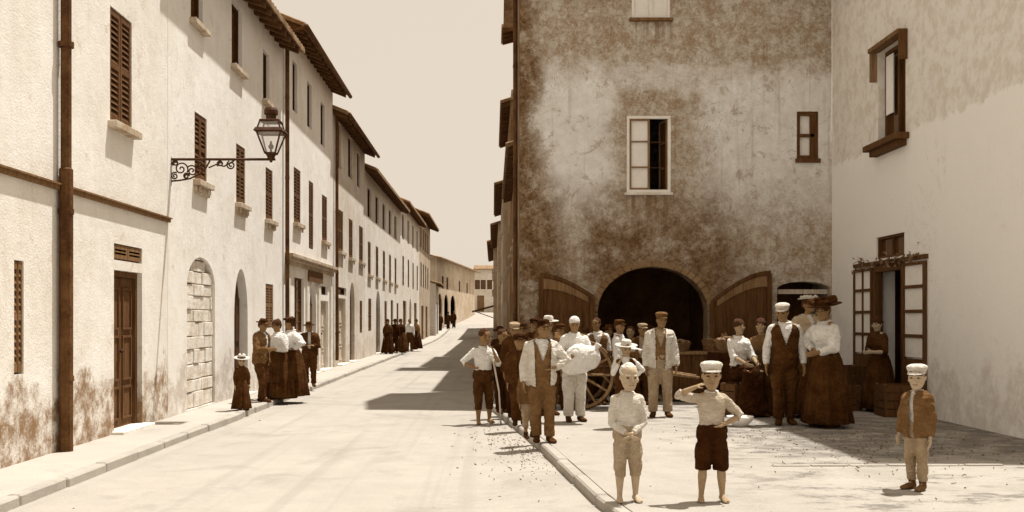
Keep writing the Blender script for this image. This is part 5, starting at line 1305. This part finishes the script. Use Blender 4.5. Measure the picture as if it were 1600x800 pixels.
# farther bystanders
far = [(606, 553, 508, 'far woman in black at the left end of the distant group', dict(female=True, skirt='black', shirt='dark', hairstyle='bun')), (617, 552, 506, 'far man in black suit and hat in the distant group', dict(hat='brim', hatm='black', jacket='black', shirt='dark', trousers='black')),
       (627, 551, 510, 'far stout woman in dark shawl in the middle of the distant group', dict(female=True, skirt='dark', shirt='black', hairstyle='bun', build=1.15)), (640, 549, 500, 'far man in pale shirt in the distant group', dict(shirt='white', trousers='dark')),
       (651, 546, 510, 'far woman in long dark skirt at the right end of the distant group', dict(female=True, skirt='black', shirt='brown', hairstyle='bun'))]
for i, (x, yf, yh, lab, kw) in enumerate(far):
    person(at(x, yf), max(1.5, hgt(yf, yh)), lab, G5, rot=[.6, -.4, 1.0, .2, -.9][i], vox=.02, skin='skin_dark', **kw)
for i, (x, d, lab) in enumerate(((688, 92, 'tiny dark figure before the left arch of the far arcade'), (700, 96, 'tiny dark figure before the middle arch of the far arcade'), (709, 99, 'tiny dark figure before the right arch of the far arcade'))):
    person(V(((x - HX) * d / FPX, d, rise(d))), 1.65, lab, G5, vox=.03, skin='skin_dark', shirt='dark', trousers='black', jacket='black', hat='brim' if i == 1 else None, hatm='black')
# ---- boxes the two women sit on
for Rw, lab in ((R0a, 'low dark box under the woman seated at the left before the trestle'), (R0b, 'low dark box under the woman seated at the right before the trestle')):
    crate(V((Rw.location.x, Rw.location.y, PAV)), (.42, .38, .5), Rw.rotation_euler.z, lab)
# ---- things they hold
b = MB()
def sack(t):
    for z, r in ((0, .1),): pass
hz = C4.location; hC4 = hgt(658, 494); Fs = V((hz.x + .06, hz.y - .27, hz.z + .60 * hC4))
b.sphere(Fs + V((0, 0, .0)), (.23, .16, .22), 22); b.sphere(Fs + V((-.12, 0, -.06)), (.17, .14, .18), 16); b.sphere(Fs + V((.13, .0, .02)), (.17, .14, .18), 16)
b.tube([Fs + V((.16, -.02, .1)), Fs + V((.24, -.03, .17)), Fs + V((.27, -.03, .22))], [.09, .035, .06], 10); so_ = skin_piece(b, 'sack', M['sack'], None, .012, wrinkle(.012, 7, 3)); tag(so_, 'big round white sack hugged by the man in the headcloth', 'sack')
b = MB(); p0 = V((C1.location.x + .27, C1.location.y - .12, .0)); b.tube([p0, p0 + V((-.03, 0, .5)), p0 + V((-.12, .02, .98))], [.012, .013, .016], 8); tag(b.build('walking_stick', M['wood_pale'], None, smooth=True), 'thin pale stick leaning beside the barefoot boy at the kerb', 'stick')
finish_people()
SKY_K, SKY_C, SUN_E, EXPO = 0.12, 5.6, 5.0, 0.4
# ------------------------------------------------------------------ camera, sky, sun
cam = bpy.data.cameras.new('Camera'); co = bpy.data.objects.new('Camera', cam); C.objects.link(co)
co.location = (0, 0, EYE); co.rotation_euler = (pi / 2, 0, 0)
cam.sensor_width = 36; cam.lens = 36 * FPX / 1600; cam.shift_x = (800 - HX) / 1600; cam.shift_y = (HY - 400) / 1600
cam.clip_end = 3000; cam.clip_start = 0.1
sc = bpy.context.scene; sc.camera = co
w = bpy.data.worlds.new('World'); sc.world = w; w.use_nodes = True
nt = w.node_tree; N = NB(nt); bg = nt.nodes['Background']
sky = N.node('ShaderNodeTexSky', sky_type='NISHITA'); sky.sun_disc = False
sky.sun_elevation = SUN_EL; sky.sun_rotation = math.atan2(-SHX, -SHY)
sky.air_density = 1.0; sky.dust_density = 3.0
bw = N.node('ShaderNodeRGBToBW'); N.link(sky.outputs[0], bw.inputs[0])
# the print has no colour: keep the sky's brightness, give it the paper's warm tone and most of an even haze
lum = N.math('ADD', N.math('MULTIPLY', bw.outputs[0], SKY_K), SKY_C)
tint = N.node('ShaderNodeMix', data_type='RGBA', blend_type='MULTIPLY'); tint.inputs[0].default_value = 1
N.link(lum, tint.inputs[6]); tint.inputs[7].default_value = (1.0, 0.868, 0.715, 1)
N.link(tint.outputs[2], bg.inputs[0]); bg.inputs[1].default_value = 0.1
s = bpy.data.lights.new('Sun', 'SUN'); s.energy = SUN_E; s.angle = radians(0.9); s.color = (1, 0.965, 0.91)
so = bpy.data.objects.new('Sun', s); C.objects.link(so)
d = V((SHX, SHY, 0)).normalized() * cos(SUN_EL) + V((0, 0, -sin(SUN_EL)))
so.rotation_euler = d.to_track_quat('-Z', 'Y').to_euler(); so.location = (10, 0, 30)
vs_ = sc.view_settings; sc.display_settings.display_device = 'sRGB'; vs_.view_transform = 'Standard'; vs_.look = 'None'; vs_.exposure = EXPO; vs_.gamma = 1; vs_.use_curve_mapping = False
sc.cycles.max_bounces = 8; sc.cycles.diffuse_bounces = 4; sc.cycles.use_denoising = True
